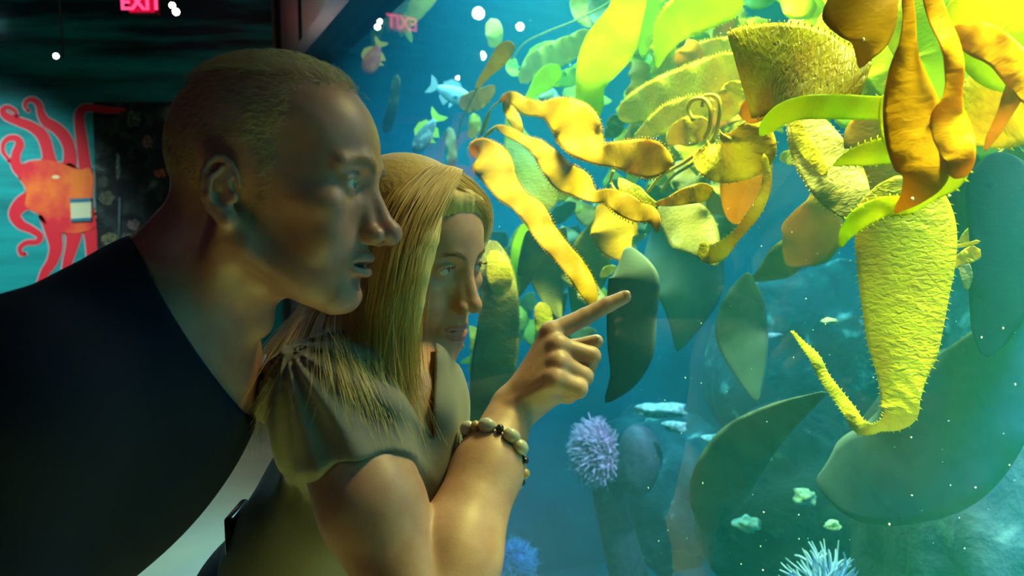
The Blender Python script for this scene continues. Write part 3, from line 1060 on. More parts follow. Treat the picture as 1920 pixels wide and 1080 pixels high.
single('short pale yellow kelp piece standing over the wrist', [(1012, 566, 10), (1018, 590, 17), (1020, 620, 16), (1012, 660, 13), (1005, 690, 5)], .3, K_RIB, ruffle=.25, teeth=True)
frond('tangled pale kelp scraps in the shade left of centre', [
    blade([(1080, 380, 5), (1060, 395, 15, 0, .5), (1035, 410, 14), (1015, 412, 5)], .6, K_GREY, ruffle=.8),
    blade([(1060, 350, 6), (1075, 375, 16), (1085, 400, 10)], .62, K_YEL, ruffle=.8),
    blade([(1045, 560, 2), (1050, 590, 6), (1062, 545, 4)], .5, K_GREY),
    blade([(1125, 520, 3), (1140, 508, 10), (1155, 500, 3)], .5, K_YEL, ruffle=.6)])
frond('broad dull kelp blade behind the woman face with a wrinkled yellow shoulder', [
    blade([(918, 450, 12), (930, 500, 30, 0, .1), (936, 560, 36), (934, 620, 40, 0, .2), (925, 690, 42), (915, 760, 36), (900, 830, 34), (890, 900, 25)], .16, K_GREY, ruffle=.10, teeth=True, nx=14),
    blade([(920, 470, 10), (932, 495, 22), (938, 525, 24), (936, 555, 12)], .15, K_RIB, ruffle=.2)])
frond('small yellow kelp curls beside the woman chin', [
    blade([(880, 610, 3), (892, 630, 12), (895, 655, 14), (888, 680, 8), (880, 700, 3)], .3, K_YEL, ruffle=.4),
    blade([(863, 680, 2), (878, 676, 6), (890, 668, 5), (894, 660, 2)], .3, K_LIME, ruffle=.4),
    blade([(905, 690, 3), (893, 715, 5), (888, 740, 6), (880, 765, 3)], .35, K_YEL, ruffle=.5),
    blade([(850, 720, 4), (862, 750, 12), (868, 790, 12), (865, 830, 6)], .4, K_YEL, ruffle=.6)])
# --- behind the fish, upper left
g = 'amber kelp tips hanging in the far left top of the tank'
for i, (sp, lab, mt) in enumerate([
    ([(700, -25, 14), (694, 15, 17), (684, 45, 12), (672, 80, 3)], 'leftmost amber kelp tip at the head of the window', K_AMB),
    ([(722, -25, 12), (718, 15, 14), (706, 55, 10), (702, 95, 3)], 'thin amber kelp tip above the red fish', K_YEL),
    ([(748, -25, 13), (742, 10, 15), (734, 40, 10), (728, 60, 3)], 'amber kelp tip just over the exit sign reflection', K_AMB),
    ([(815, -25, 18), (790, 5, 18), (772, 30, 14), (756, 52, 9), (752, 70, 3)], 'curved golden kelp tip, rightmost of the top left bunch', K_YEL),
    ([(770, -25, 14), (764, 10, 12), (760, 45, 9), (772, 80, 3)], 'golden kelp tip beside the curved one', K_YEL)]):
    tag(single(lab, sp, .35 + .05 * i, mt, ruffle=.5))
single('dim brown kelp strand hanging right of the man forehead', [(745, 140, 6), (741, 170, 8), (735, 205, 9), (726, 235, 10), (722, 250, 3)], .4, K_GREY, ruffle=.6)
frond('small amber kelp leaf on a thin stipe over the silver fish', [
    blade([(966, 88, 6), (950, 92, 15, 0, .3), (932, 115, 14, 0, .4), (915, 135, 9), (900, 155, 6), (892, 170, 2)], .34, K_AMB, ruffle=.3),
    stem([(895, 165), (880, 195), (866, 225), (858, 260)], .34, .0025)])
single('brown ragged kelp leaf beside the silver fish', [(928, 160, 5), (912, 176, 14), (893, 188, 18), (872, 195, 16), (862, 200, 5)], .5, K_AMB, ruffle=.7)
single('yellow-green kelp leaf hanging under the tank lamps reflection', [(920, 35, 12), (926, 55, 15), (926, 75, 14), (918, 88, 4)], .7, K_YEL, ruffle=.3)
single('pale green kelp leaf low in the gap left of centre', [(888, 212, 8), (890, 235, 12), (882, 260, 7)], .55, K_YEL, ruffle=.5)
single('dim kelp strip standing between grey fish and centre', [(842, 238, 8), (845, 265, 10), (846, 300, 10), (842, 320, 4)], .6, K_GREY, ruffle=.6)
# --- crowded canopy behind the named fronds
def canopy(label, n, box, wr, mats, seed, size=(60, 150), fall=0.6):
    r = np.random.default_rng(seed)
    parts = []
    for i in range(n):
        x, y = r.uniform(box[0], box[2]), r.uniform(box[1], box[3])
        a = r.uniform(-1, 1) * 1.3 + (PI / 2) * fall
        L_ = r.uniform(*size)
        hwm = L_ * r.uniform(0.14, 0.26)
        sp, k = [], 8
        for j in range(k):
            f = j / (k - 1)
            sp.append((x, y, max(1.0, hwm * math.sin(PI * f ** .8) ** 0.9 * (1 if r.random() > .15 else .5)), r.uniform(-.01, .01), r.uniform(0, 1.2)))
            x += math.cos(a) * L_ / k
            y += math.sin(a) * L_ / k
            a += r.uniform(-0.6, 0.6)
        parts.append(blade(sp, r.uniform(*wr), mats[r.integers(len(mats))], ruffle=r.uniform(.2, .7), nx=8, teeth=r.random() < .3))
    return frond(label, parts)


canopy('crowd of lit yellow kelp blades along the top behind the lime wedge', 44, (1120, -30, 1420, 130), (.6, 1.0), [K_LIME, K_YEL, K_YEL, K_AMB], 4)
canopy('crowd of kelp blades behind the looping stipes in the upper centre', 46, (1150, 150, 1400, 330), (.6, .95), [K_YEL, K_AMB, K_GREY, K_YEL], 5)
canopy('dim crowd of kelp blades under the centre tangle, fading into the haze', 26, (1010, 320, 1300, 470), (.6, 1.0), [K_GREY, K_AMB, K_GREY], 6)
canopy('crowd of kelp blades behind the long lime strap and the corner', 44, (1400, -40, 1900, 120), (.5, .85), [K_LIME, K_YEL, K_LIME], 7, (150, 280))
canopy('dim kelp growth between the woman face and the pointing hand', 12, (940, 400, 1080, 600), (.45, .9), [K_GREY, K_YEL, K_GREY], 8, (70, 150), 1.0)
canopy('small pale kelp growth beyond the wavy frond, upper left of centre', 12, (960, 90, 1110, 200), (.85, 1.2), [K_YEL, K_LIME, K_GREY], 9, (40, 90))
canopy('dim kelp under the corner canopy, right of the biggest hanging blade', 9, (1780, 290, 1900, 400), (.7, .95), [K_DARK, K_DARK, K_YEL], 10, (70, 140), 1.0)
# --- shaded blades
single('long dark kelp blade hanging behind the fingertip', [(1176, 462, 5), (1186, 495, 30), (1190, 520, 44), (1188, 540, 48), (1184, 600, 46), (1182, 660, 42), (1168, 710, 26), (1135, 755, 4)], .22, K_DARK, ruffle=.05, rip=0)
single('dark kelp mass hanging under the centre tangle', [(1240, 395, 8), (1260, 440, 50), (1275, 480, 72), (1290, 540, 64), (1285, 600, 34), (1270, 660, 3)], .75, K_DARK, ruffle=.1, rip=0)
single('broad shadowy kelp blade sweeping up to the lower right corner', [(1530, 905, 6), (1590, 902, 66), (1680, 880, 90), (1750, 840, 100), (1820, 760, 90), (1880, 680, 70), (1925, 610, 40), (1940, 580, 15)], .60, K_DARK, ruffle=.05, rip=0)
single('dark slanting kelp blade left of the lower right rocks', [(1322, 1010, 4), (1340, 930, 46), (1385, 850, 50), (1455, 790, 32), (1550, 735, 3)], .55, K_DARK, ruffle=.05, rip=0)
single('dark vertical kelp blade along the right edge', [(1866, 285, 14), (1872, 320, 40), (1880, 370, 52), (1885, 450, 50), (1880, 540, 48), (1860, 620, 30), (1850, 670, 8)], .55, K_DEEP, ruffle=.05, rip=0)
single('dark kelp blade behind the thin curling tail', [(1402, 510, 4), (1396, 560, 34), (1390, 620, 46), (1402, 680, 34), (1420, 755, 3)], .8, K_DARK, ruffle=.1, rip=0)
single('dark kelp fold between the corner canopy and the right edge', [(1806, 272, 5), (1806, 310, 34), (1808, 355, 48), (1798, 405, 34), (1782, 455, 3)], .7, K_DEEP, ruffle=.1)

# ------------------------------------------------------------------ smooth bodies from distance fields
def smin(a, b, k):
    h = np.clip(0.5 + 0.5 * (b - a) / k, 0, 1)
    return b * (1 - h) + a * h - k * h * (1 - h)


def smax(a, b, k):
    return -smin(-a, -b, k)


def s_ell(P, c, r, R=None):
    q = P - np.asarray(c, float)
    if R is not None:
        q = q @ R
    r = np.asarray(r, float)
    k0 = np.linalg.norm(q / r, axis=1)
    k1 = np.linalg.norm(q / (r * r), axis=1) + 1e-9
    return k0 * (k0 - 1.0) / k1


def s_sph(P, c, r):
    return np.linalg.norm(P - np.asarray(c, float), axis=1) - r


def s_cap(P, a, b, ra, rb=None, flat=None):
    """tapered capsule; flat = (direction, factor) squashes it along a direction"""
    rb = ra if rb is None else rb
    a, b = np.asarray(a, float), np.asarray(b, float)
    d = b - a
    q = P - a
    h = np.clip(q @ d / d.dot(d), 0, 1)
    v = q - h[:, None] * d
    if flat is not None:
        n = np.asarray(flat[0], float)
        n = n / np.linalg.norm(n)
        c = v @ n
        v = v + np.outer(c * (1.0 / flat[1] - 1), n)
    return np.linalg.norm(v, axis=1) - (ra + (rb - ra) * h)


def within(P, c, r, fn, d0):
    """fn only for points within r of c; elsewhere a safe lower bound (distance to the sphere of radius d0)"""
    dist = np.linalg.norm(P - c, axis=1)
    out = dist - d0
    m = dist < r
    if m.any():
        out[m] = fn(P[m])
    return out


def s_chain(P, pts, rad, k=0.01):
    o = None
    for i in range(len(pts) - 1):
        c = s_cap(P, pts[i], pts[i + 1], rad[i], rad[i + 1])
        o = c if o is None else smin(o, c, k)
    return o


def polygonize(f, lo, hi, h, B=14):
    """surface nets of f over the box lo..hi, evaluated only near the surface"""
    lo, hi = np.array(lo, float), np.array(hi, float)
    nb = np.ceil((hi - lo) / (h * B)).astype(int)
    bi = np.stack(np.meshgrid(*[np.arange(n) for n in nb], indexing='ij'), -1).reshape(-1, 3)
    cen = lo + (bi + 0.5) * h * B
    keep = np.abs(f(cen)) < h * B * 1.25
    bi = bi[keep]
    K = B + 1
    off = np.stack(np.meshgrid(*[np.arange(K)] * 3, indexing='ij'), -1).reshape(-1, 3)
    N = nb * B + 2
    keyf = lambda c: (c[:, 0] * N[1] + c[:, 1]) * N[2] + c[:, 2]
    allk, allv, qa = [], [], []
    CH = 60
    cor = np.array([[x, y, z] for x in (0, 1) for y in (0, 1) for z in (0, 1)])
    edges = [(a, b) for a in range(8) for b in range(a + 1, 8) if np.abs(cor[a] - cor[b]).sum() == 1]
    for s in range(0, len(bi), CH):
        bb = bi[s:s + CH]
        G = bb[:, None, :] * B + off[None]
        D = f((lo + G.reshape(-1, 3) * h)).reshape(len(bb), K, K, K)
        ins = D < 0
        V8 = np.stack([D[:, c[0]:c[0] + B, c[1]:c[1] + B, c[2]:c[2] + B] for c in cor], -1)
        I8 = V8 < 0
        n_in = I8.sum(-1)
        act = (n_in > 0) & (n_in < 8)
        w = np.argwhere(act)
        if not len(w):
            continue
        d8 = V8[act]
        acc = np.zeros((len(d8), 3))
        cnt = np.zeros(len(d8))
        for a, b in edges:
            cr = (d8[:, a] < 0) != (d8[:, b] < 0)
            t = np.where(cr, d8[:, a] / (d8[:, a] - d8[:, b] + 1e-20), 0)
            p = cor[a] + t[:, None] * (cor[b] - cor[a])
            acc += p * cr[:, None]
            cnt += cr
        pos = acc / cnt[:, None]
        cell = bb[w[:, 0]] * B + w[:, 1:]
        allk.append(keyf(cell))
        allv.append(lo + (cell + pos) * h)
        # faces: an edge along each axis whose ends differ
        for ax in range(3):
            sl0 = [slice(None), slice(0, B), slice(0, B), slice(0, B)]
            sl1 = list(sl0)
            sl1[ax + 1] = slice(1, B + 1)
            e = ins[tuple(sl0)] != ins[tuple(sl1)]
            w2 = np.argwhere(e)
            if not len(w2):
                continue
            c2 = bb[w2[:, 0]] * B + w2[:, 1:]
            first = ins[tuple(sl0)][e]
            u, v = (ax + 1) % 3, (ax + 2) % 3
            du, dv = np.zeros(3, int), np.zeros(3, int)
            du[u], dv[v] = 1, 1
            q = np.stack([keyf(c2 - du - dv), keyf(c2 - dv), keyf(c2), keyf(c2 - du)], 1)
            q[~first] = q[~first][:, ::-1]
            qa.append(q)
    k = np.concatenate(allk)
    v = np.concatenate(allv)
    o = np.argsort(k)
    k, v = k[o], v[o]
    q = np.concatenate(qa)
    idx = np.searchsorted(k, q)
    idx = np.clip(idx, 0, len(k) - 1)
    ok = (k[idx] == q).all(1)
    return v, idx[ok]


def sdf_mesh(name, f, lo, hi, h, mat, parent=None, smooth_it=1):
    v, q = polygonize(f, lo, hi, h)
    for _ in range(smooth_it):
        acc = np.zeros_like(v)
        cnt = np.zeros(len(v))
        for a in range(4):
            for d in (1, 3):
                np.add.at(acc, q[:, a], v[q[:, (a + d) % 4]])
                np.add.at(cnt, q[:, a], 1)
        v = v * 0.5 + 0.5 * acc / np.maximum(cnt, 1)[:, None]
    me = bpy.data.meshes.new(name)
    me.vertices.add(len(v))
    me.vertices.foreach_set('co', v.astype(np.float32).ravel())
    me.loops.add(len(q) * 4)
    me.loops.foreach_set('vertex_index', q.astype(np.int32).ravel())
    me.polygons.add(len(q))
    me.polygons.foreach_set('loop_start', np.arange(0, len(q) * 4, 4, dtype=np.int32))
    me.polygons.foreach_set('loop_total', np.full(len(q), 4, dtype=np.int32))
    me.update(calc_edges=True)
    me.validate()
    me.polygons.foreach_set('use_smooth', [True] * len(me.polygons))
    me.materials.append(mat)
    o = bpy.data.objects.new(name, me)
    COL.objects.link(o)
    if parent is not None:
        o.parent = parent
    return o


def add_strands(name, roots, dirs_fn, mat, rad=0.0003, sides=3, taper=True):
    """roots: list of polylines (m,3); one mesh of thin tapered strands"""
    V, F = [], []
    n0 = 0
    ang = np.arange(sides) * 2 * PI / sides
    for k, P in enumerate(roots):
        P = np.asarray(P)
        m = len(P)
        t = np.gradient(P, axis=0)
        t /= np.linalg.norm(t, axis=1)[:, None] + 1e-12
        a = np.array([0.3, 0.2, 0.93])
        e1 = np.cross(t, a)
        e1 /= np.linalg.norm(e1, axis=1)[:, None] + 1e-9
        e2 = np.cross(t, e1)
        r = rad if np.isscalar(rad) else rad[k]
        rr = r * (np.linspace(1, 0.15, m) ** 0.5 if taper else np.ones(m))
        ring = P[:, None, :] + rr[:, None, None] * (np.cos(ang)[None, :, None] * e1[:, None, :] + np.sin(ang)[None, :, None] * e2[:, None, :])
        V.append(ring.reshape(-1, 3))
        i = np.arange(m - 1)[:, None] * sides
        j = np.arange(sides)[None, :]
        j2 = (j + 1) % sides
        F.append(np.stack([i + j, i + j2, i + sides + j2, i + sides + j], -1).reshape(-1, 4) + n0)
        n0 += m * sides
    V = np.concatenate(V)
    F = np.concatenate(F)
    me = bpy.data.meshes.new(name)
    me.vertices.add(len(V))
    me.vertices.foreach_set('co', V.astype(np.float32).ravel())
    me.loops.add(len(F) * 4)
    me.loops.foreach_set('vertex_index', F.astype(np.int32).ravel())
    me.polygons.add(len(F))
    me.polygons.foreach_set('loop_start', np.arange(0, len(F) * 4, 4, dtype=np.int32))
    me.polygons.foreach_set('loop_total', np.full(len(F), 4, dtype=np.int32))
    me.update(calc_edges=True)
    me.polygons.foreach_set('use_smooth', [True] * len(me.polygons))
    me.materials.append(mat)
    o = bpy.data.objects.new(name, me)
    COL.objects.link(o)
    return o

# ------------------------------------------------------------------ anemones, fish and drifting specks
m_tent = pbr('lilac_tentacle', (0.95, 0.56, 0.74), 0.5, spec=0.3, sss=0.1)
m_tentb = pbr('blue_lilac_tentacle', (0.36, 0.46, 0.85), 0.5, spec=0.3)
m_colm = pbr('anemone_column', (0.10, 0.08, 0.10), 0.7, noise=(40, (.06, .05, .07), .4, .6))


def anemone(label, base, top, face_dir, rad, n, tl, tr, m_t, seed, col_r):
    base, top = np.array(base, float), np.array(top, float)
    r = np.random.default_rng(seed)
    root = empty('sea_anemone', base)
    tag(root, label, 'sea anemone')
    P = spline([base, base * .5 + top * .5 + UP * .01, top - face_dir * .02, top], 16)
    b = MB()
    b.tube(P, [col_r * (1.15 - .25 * math.sin(PI * i / 15)) for i in range(16)], 24)
    ks = [b.build('column', m_colm)]
    R = basis(face_dir)
    b = MB()
    b.ball(top, (rad * .80, rad * .80, rad * .28), 28, 10, R)
    ks.append(b.build('oral_disc', m_t))
    st, rd = [], []
    for k in range(n):
        a = r.uniform(0, 2 * PI)
        q = math.sqrt(r.uniform(.0, 1))
        o = R @ np.array([math.cos(a), math.sin(a), 0])
        p = top + o * rad * .82 * q + face_dir * rad * .22 * (1 - q * q)
        d = face_dir * (1.05 - q * .75) + o * (q * 1.0) + r.normal(size=3) * .22
        d /= np.linalg.norm(d)
        L_ = tl * r.uniform(.65, 1.1)
        bend = r.normal(size=3) * .35 + face_dir * .2
        st.append(spline([p - d * .004, p + d * L_ * .45, p + d * L_ * .8 + bend * L_ * .15, p + d * L_ + bend * L_ * .35], 8))
        rd.append(tr * r.uniform(.8, 1.2))
    t = add_strands('tentacles', st, None, m_t, rd, sides=5)
    t['kind'] = 'stuff'
    ks.append(t)
    adopt(root, *ks)
    return root


p = T(1118, 848, .95)
anemone('lilac anemone with a fringe of fine tentacles on a dark thick column', T(1180, 1085, 1.10), p, (-RT * .76 - FW * .64 + UP * .08), .122, 1000, .050, .0032, m_tent, 4, .070)
b = MB()
b.ball(T(1198, 862, 1.06), (.085, .10, .135), 40, 28)
V = np.array(b.v)
V += (V - V.mean(0)) * (.12 * vnoise(V, 22, 9))[:, None]
tag(mesh_obj('sponge', V, b.f, m_colm), 'dark rounded sponge right behind the lilac anemone head', 'sponge')
anemone('blue anemone at the bottom edge with long pale spread tentacles', T(1560, 1220, .75), T(1555, 1112, .72), (UP * .80 - FW * .60), .062, 190, .060, .0032, m_tentb, 7, .05)
anemone('blue lilac anemone low behind the woman elbow', T(985, 1150, .95), T(965, 1055, .90), (UP * .35 - FW * .90 + RT * .1), .085, 620, .060, .0022, m_tentb, 12, .06)


def fish(label, x, y, w, length, heading, up, mats, shape, seed, tail=True):
    """heading/up in photo axes (right, up); shape: height ratio"""
    c = T(x, y, w)
    F_ = heading / np.linalg.norm(heading)
    U_ = up - F_ * up.dot(F_)
    U_ /= np.linalg.norm(U_)
    S_ = np.cross(F_, U_)
    root = empty('fish', c)
    tag(root, label, 'fish')
    b = MB()
    n, m_ = 22, 20
    V = []
    for i in range(n + 1):
        t = i / n
        h = shape * length * .5 * (math.sin(PI * min(1, t ** .75 * .93 + .02)) ** .75 * (1 - .15 * t)) + .004 * length
        wd = h * .40 * (1 - .4 * t)
        for j in range(m_):
            a = 2 * PI * j / m_
            V.append(c + F_ * (.5 - t) * length + U_ * h * math.cos(a) + S_ * wd * math.sin(a))
    F2 = [(i * m_ + j, i * m_ + (j + 1) % m_, (i + 1) * m_ + (j + 1) % m_, (i + 1) * m_ + j) for i in range(n) for j in range(m_)]
    F2 += [tuple(range(m_ - 1, -1, -1)), tuple(n * m_ + j for j in range(m_))]
    ks = [mesh_obj('body', V, F2, mats[0])]

    def fin(name, pts, mt):
        P = [c + F_ * a * length + U_ * b_ * length + S_ * s_ * length for a, b_, s_ in pts]
        q = MB()
        q.prism([p_ - S_ * .0008 for p_ in P], S_ * .0016)
        ks.append(q.build(name, mt, smooth=False))
    k = shape
    fin('tail_fin', [(-.46, .05, 0), (-.60, .20, 0), (-.74, .26, 0), (-.66, .0, 0), (-.74, -.26, 0), (-.60, -.20, 0), (-.46, -.05, 0)], mats[1])
    fin('dorsal_fin', [(.15, k * .46, 0), (.02, k * .5 + .10, 0), (-.20, k * .5 + .10, 0), (-.38, k * .2 + .10, 0), (-.36, k * .14, 0), (-.1, k * .4, 0)], mats[1])
    fin('anal_fin', [(-.08, -k * .40, 0), (-.18, -k * .5 - .12, 0), (-.36, -k * .2 - .10, 0), (-.36, -k * .14, 0)], mats[1])
    fin('pectoral_fin', [(.16, -.02, .075 * k), (.02, -.06, .16), (-.04, -.14, .17), (.10, -.10, .08 * k)], mats[1])
    fin('pelvic_fin', [(.08, -k * .42, 0), (-.02, -k * .5 - .13, .02), (-.06, -k * .44, 0)], mats[1])
    for sgn in (1, -1):
        q = MB()
        q.ball(c + F_ * .36 * length + U_ * .05 * length + S_ * sgn * .125 * k * length, .028 * length, 12, 8)
        ks.append(q.build('eye', Eye_f))
    adopt(root, *ks)


Eye_f = pbr('fish_eye', (.02, .02, .02), .15)
m_or = pbr('orange_fish_skin', (0.85, 0.13, 0.03), .4, noise=(25, (.60, .05, .03), .4, .6))
m_orf = pbr('orange_fin', (0.95, 0.38, 0.03), .4)
m_gr = pbr('grey_fish_skin', (0.16, 0.20, 0.20), .35, noise=(45, (.42, .46, .42), .48, .58))
m_yf = pbr('yellow_fin', (0.75, 0.78, 0.06), .4)
m_si = pbr('silver_fish_skin', (0.20, 0.22, 0.21), .25, metal=.3, noise=(30, (.25, .3, .32), .4, .6))
m_sf = pbr('pale_fin', (0.20, 0.22, 0.2), .4)
fish('red orange fish with a yellow fin, swimming down near the frame', 698, 112, .32, .14, np.array(-RT * .45 - UP * .85 + FW * .15), np.array(-RT * .8 + UP * .5), (m_or, m_orf), .62, 1)
fish('dark grey fish with lime yellow fins, nose down above the blonde hair', 796, 255, .36, .15, np.array(-RT * .55 - UP * .80 + FW * .15), np.array(-RT * .85 + UP * .5), (m_gr, m_yf), .44, 2)
fish('pale silver fish turned side on behind the small amber kelp leaf', 852, 178, .62, .17, np.array(RT * .9 - UP * .35 + FW * .2), np.array(UP), (m_si, m_sf), .52, 3)

b = MB()
r = np.random.default_rng(31)
for k in range(260):
    x, y = r.uniform(640, 1910), r.uniform(5, 1075)
    rr_ = r.uniform(.0003, .0011)
    b.ball(T(x, y, r.uniform(.02, .8)), (rr_, rr_, rr_ * r.uniform(.6, 1.8)), 6, 4)
tag(b.build('drifting_specks', pbr('speck', (.85, .9, .85), .6)), 'tiny pale specks drifting in the tank water', 'specks', kind='stuff')

# pale shells and encrustation lying on the reef
m_shell = pbr('pale_encrustation', (0.50, 0.62, 0.52), .7, noise=(60, (.2, .28, .25), .4, .6), bump=(80, .6, .004))
bits = [(1240, 770, 40, 14, 'pale crust on the rock crest right of the lilac anemone'), (1268, 800, 20, 10, 'small pale crust below the rock crest'), (1345, 822, 26, 9, 'pale ledge of crust at the right end of the rock crest'),
        (1510, 932, 20, 15, 'mottled pale shell in the middle of the lower rocks'), (1405, 985, 26, 14, 'brownish shell cluster at the bottom, left of the blue anemone'), (1440, 855, 9, 9, 'small round turquoise shell on the lower rocks'),
        (1562, 985, 14, 8, 'thin pale shell above the blue anemone'), (1862, 680, 16, 22, 'pale knobbly growth at the right edge below the dark blade'), (1435, 630, 24, 5, 'pale turquoise sliver of shell left of the thin kelp tail'),
        (1555, 602, 14, 6, 'greenish leaf scrap beside the thin kelp tail'), (1900, 780, 16, 20, 'pale growth at the right edge low down'), (1795, 780, 20, 12, 'dim shell on the ridge right of the kelp foot')]
for k, (x, y, a, c_, lab) in enumerate(bits):
    w = (1.15, 1.12, 1.15, .95, .95, 1.0, .95, 1.2, 1.2, .8, .8, 1.1)[k]
    p = T(x, y, w)
    d = (p - CAM) @ FW / FPX
    b = MB()
    b.ball((0, 0, 0), 1, 26, 18)
    V = np.array(b.v)
    V = V * (1 + .35 * vnoise(V, 3.1, 60 + k) + .15 * vnoise(V, 8, 80 + k))[:, None]
    V = p + (V[:, :1] * RT * a + V[:, 1:2] * FW * (a + c_) * .5 + V[:, 2:] * UP * c_) * d
    tag(mesh_obj('encrusted_shell', V, b.f, m_shell), lab, 'shell')

# ------------------------------------------------------------------ people
def skin_mat(name, c1, c2, rough=0.45):
    return pbr(name, c1, rough, spec=0.4, noise=(38, c2, 0.4, 0.62), bump=(420, 0.25, 0.0006), sss=0.12)


def frame(yaw, pitch, roll):
    """head axes (columns forward, left, up) in world; yaw 90 = facing photo right, 0 = facing the camera"""
    y, p, r = map(math.radians, (yaw, pitch, roll))
    f = math.sin(y) * math.cos(p) * RT - math.cos(y) * math.cos(p) * FW - math.sin(p) * UP
    up0 = UP - f * UP.dot(f)
    up0 /= np.linalg.norm(up0)
    l0 = np.cross(up0, f)
    l = l0 * math.cos(r) + up0 * math.sin(r)
    u = np.cross(f, l)
    return np.stack([f, l, u], 1)


def head_sdf(p, g):
    """p: points in head space (x forward, y left, z up, origin between the ear canals); g: dict of shape controls"""
    male = g['male']
    Y = np.abs(p[:, 1])
    m = np.stack([p[:, 0], Y, p[:, 2]], 1)     # mirrored points
    d = s_ell(m, (-.006, 0, .046), (.095, .077, .084))
    d = smin(d, s_ell(m, (.020, 0, .046), (.077, .064, .072)), .02)
    d = smin(d, s_ell(m, (.044, 0, -.012), (.047, .055, .078)), .025)
    # jaw
    jw = .052 if male else .046
    d = smin(d, s_cap(m, (.004, jw, -.048), (.070, .014, -.088 if male else -.084), .016, .014), .022)
    d = smin(d, s_ell(m, (.050, 0, -.062), (.038, .036, .028)), .02)
    d = smin(d, s_ell(m, (.077 if male else .0735, 0, -.086 if male else -.083), (.017 if male else .0185, .021, .015 if male else .017)), .014)
    d = smin(d, s_ell(m, (.066, 0, -.044), (.029, .030, .030)), .014)
    # cheekbones, brow
    d = smin(d, s_ell(m, (.060, .046, -.006), (.024, .017, .015)), .016)
    d = smin(d, s_ell(m, (.058, .034, -.032), (.026, .022, .022)), .014)
    if male:
        d = smin(d, s_chain(m, [(.090, .006, .032), (.090, .022, .036), (.078, .046, .033)], [.008, .0085, .006], .006), .010)
    else:
        d = smin(d, s_chain(m, [(.089, .006, .032), (.086, .024, .036), (.074, .044, .032)], [.005, .005, .004], .006), .010)
    # sockets
    d = smax(d, -s_ell(m, (.098, .0315, .016), (.019, .0165, .0125)), .010)
    d = smax(d, -s_ell(m, (.103, .018, .014), (.012, .008, .012)), .008)
    # eyelids around the ball
    e = s_sph(m, (.0765, .0315, .017), .0140)
    op = g.get('eye_open', .0046)
    ap = s_ell(m, (.0905, .0322, .0165), (.0085, .0128, op))
    d = smin(d, e, .004)
    d = smax(d, -ap, .0012)
    d = smin(d, s_chain(m, [(.0875, .0205, .0195 + op * .35), (.0905, .031, .0215 + op * .5), (.0835, .0445, .019 + op * .2)], [.0012, .0016, .0012], .002), .003)
    # nose
    nz = g.get('nose', 1.0)
    tipx = .094 + .027 * nz
    d = smin(d, s_cap(m, (.090, 0, .024), (tipx - .004, 0, -.020), .0062, .0085), .009)
    d = smin(d, s_cap(m, (.084, .006, .016), (.098, .008, -.020), .006, .0085), .008)
    d = smin(d, s_sph(m, (tipx - .001, 0, -.0235), .0115 if male else .0088), .006)
    d = smin(d, s_ell(m, (.1025, .0130, -.0275), (.0115, .0072, .0090) if male else (.0100, .0060, .0080)), .0035)
    d = smax(d, -s_ell(m, (.108, .0078, -.0365), (.0062, .0034, .0050)), .002)
    d = smax(d, -s_cap(m, (.097, .0205, -.0245), (.0985, .0195, -.033), .0014), .002)
    mm = m + (np.array([.0015, 0, -.004]) if male else np.zeros(3))
    # mouth
    op2 = g.get('mouth', .0016)
    fx = .0 if male else -.0045
    up = s_chain(mm, [(.1005 + fx, 0, -.0525), (.0985 + fx, .007, -.0515), (.094 + fx, .016, -.0535), (.0855, .0255, -.0565)], [.0044, .0045, .0038, .0018], .003)
    lo = s_chain(mm, [(.0985 + fx, 0, -.0650 - op2), (.0965 + fx, .008, -.0648 - op2), (.091 + fx, .017, -.0618 - op2), (.0855, .0245, -.0580)], [.0055, .0052, .0042, .0018], .003)
    d = smin(d, up, .004)
    d = smin(d, lo, .004)
    d = smax(d, -s_ell(mm, (.098, 0, -.0585 - op2 * .4), (.016, .0225, op2 + .0006)), .0012)
    if not male:
        d = smin(d, s_ell(mm, (.0775, 0, -.070), (.0175, .026, .019)), .01)
    if male:
        d = smax(d, -s_ell(mm, (.099 if male else .1005, 0, -.0765), (.010 if male else .0085, .018, .0050 if male else .0035)), .008)
    d = smax(d, -s_cap(mm, (.106, 0, -.041), (.1065, 0, -.047), .0022), .004)
    # nasolabial fold
    d = smax(d, -s_chain(m, [(.096, .0225, -.028), (.090, .031, -.044), (.083, .034, -.058)], [.0016, .0018, .0012], .002), .005)
    # temples and under the cheekbone
    d = smax(d, -s_ell(m, (.045, .083, .040), (.030, .016, .025)), .02)
    d = smax(d, -s_ell(m, (.040, .070, -.040), (.022, .014, .020)), .02)
    # ear
    t = np.linspace(-0.5, 1.0, 12) * PI
    s_ = 1.0 if male else .92
    th = math.radians(12)
    pts = []
    for a in t:
        ex, ez = .0165 * math.cos(a), .0300 * math.sin(a)
        x = -(ex * math.cos(th)) - ez * math.sin(th) * .9
        z = ez * math.cos(th) - ex * math.sin(th)
        pts.append((-.012 + x * s_, .083 + (-x) * .32, .008 + z * s_))
    c0 = np.array([-.012, .079, -.002])
    es = .86 if male else .9
    me_ = (m - c0) / es + c0 + np.array([0, 0, .010])
    ear = s_chain(me_, pts, [.0025] + [.0036] * 8 + [.0034, .003, .0024], .002)
    ear = smin(ear, s_ell(me_, (-.014, .082, .007), (.0125, .0035, .025)), .004)
    ear = smin(ear, s_chain(me_, [(-.0105, .086, -.012), (-.020, .090, .0), (-.021, .090, .016), (-.012, .086, .028)], [.003, .0028, .0028, .0022], .003), .003)
    ear = smin(ear, s_ell(me_, (-.006, .083, -.022), (.0075, .0035, .0085)), .005)
    ear = smin(ear, s_ell(me_, (.0005, .080, .000), (.0040, .0050, .0060)), .003)
    ear = smax(ear, -s_ell(me_, (-.0095, .0875, .000), (.0078, .0075, .0110)), .003)
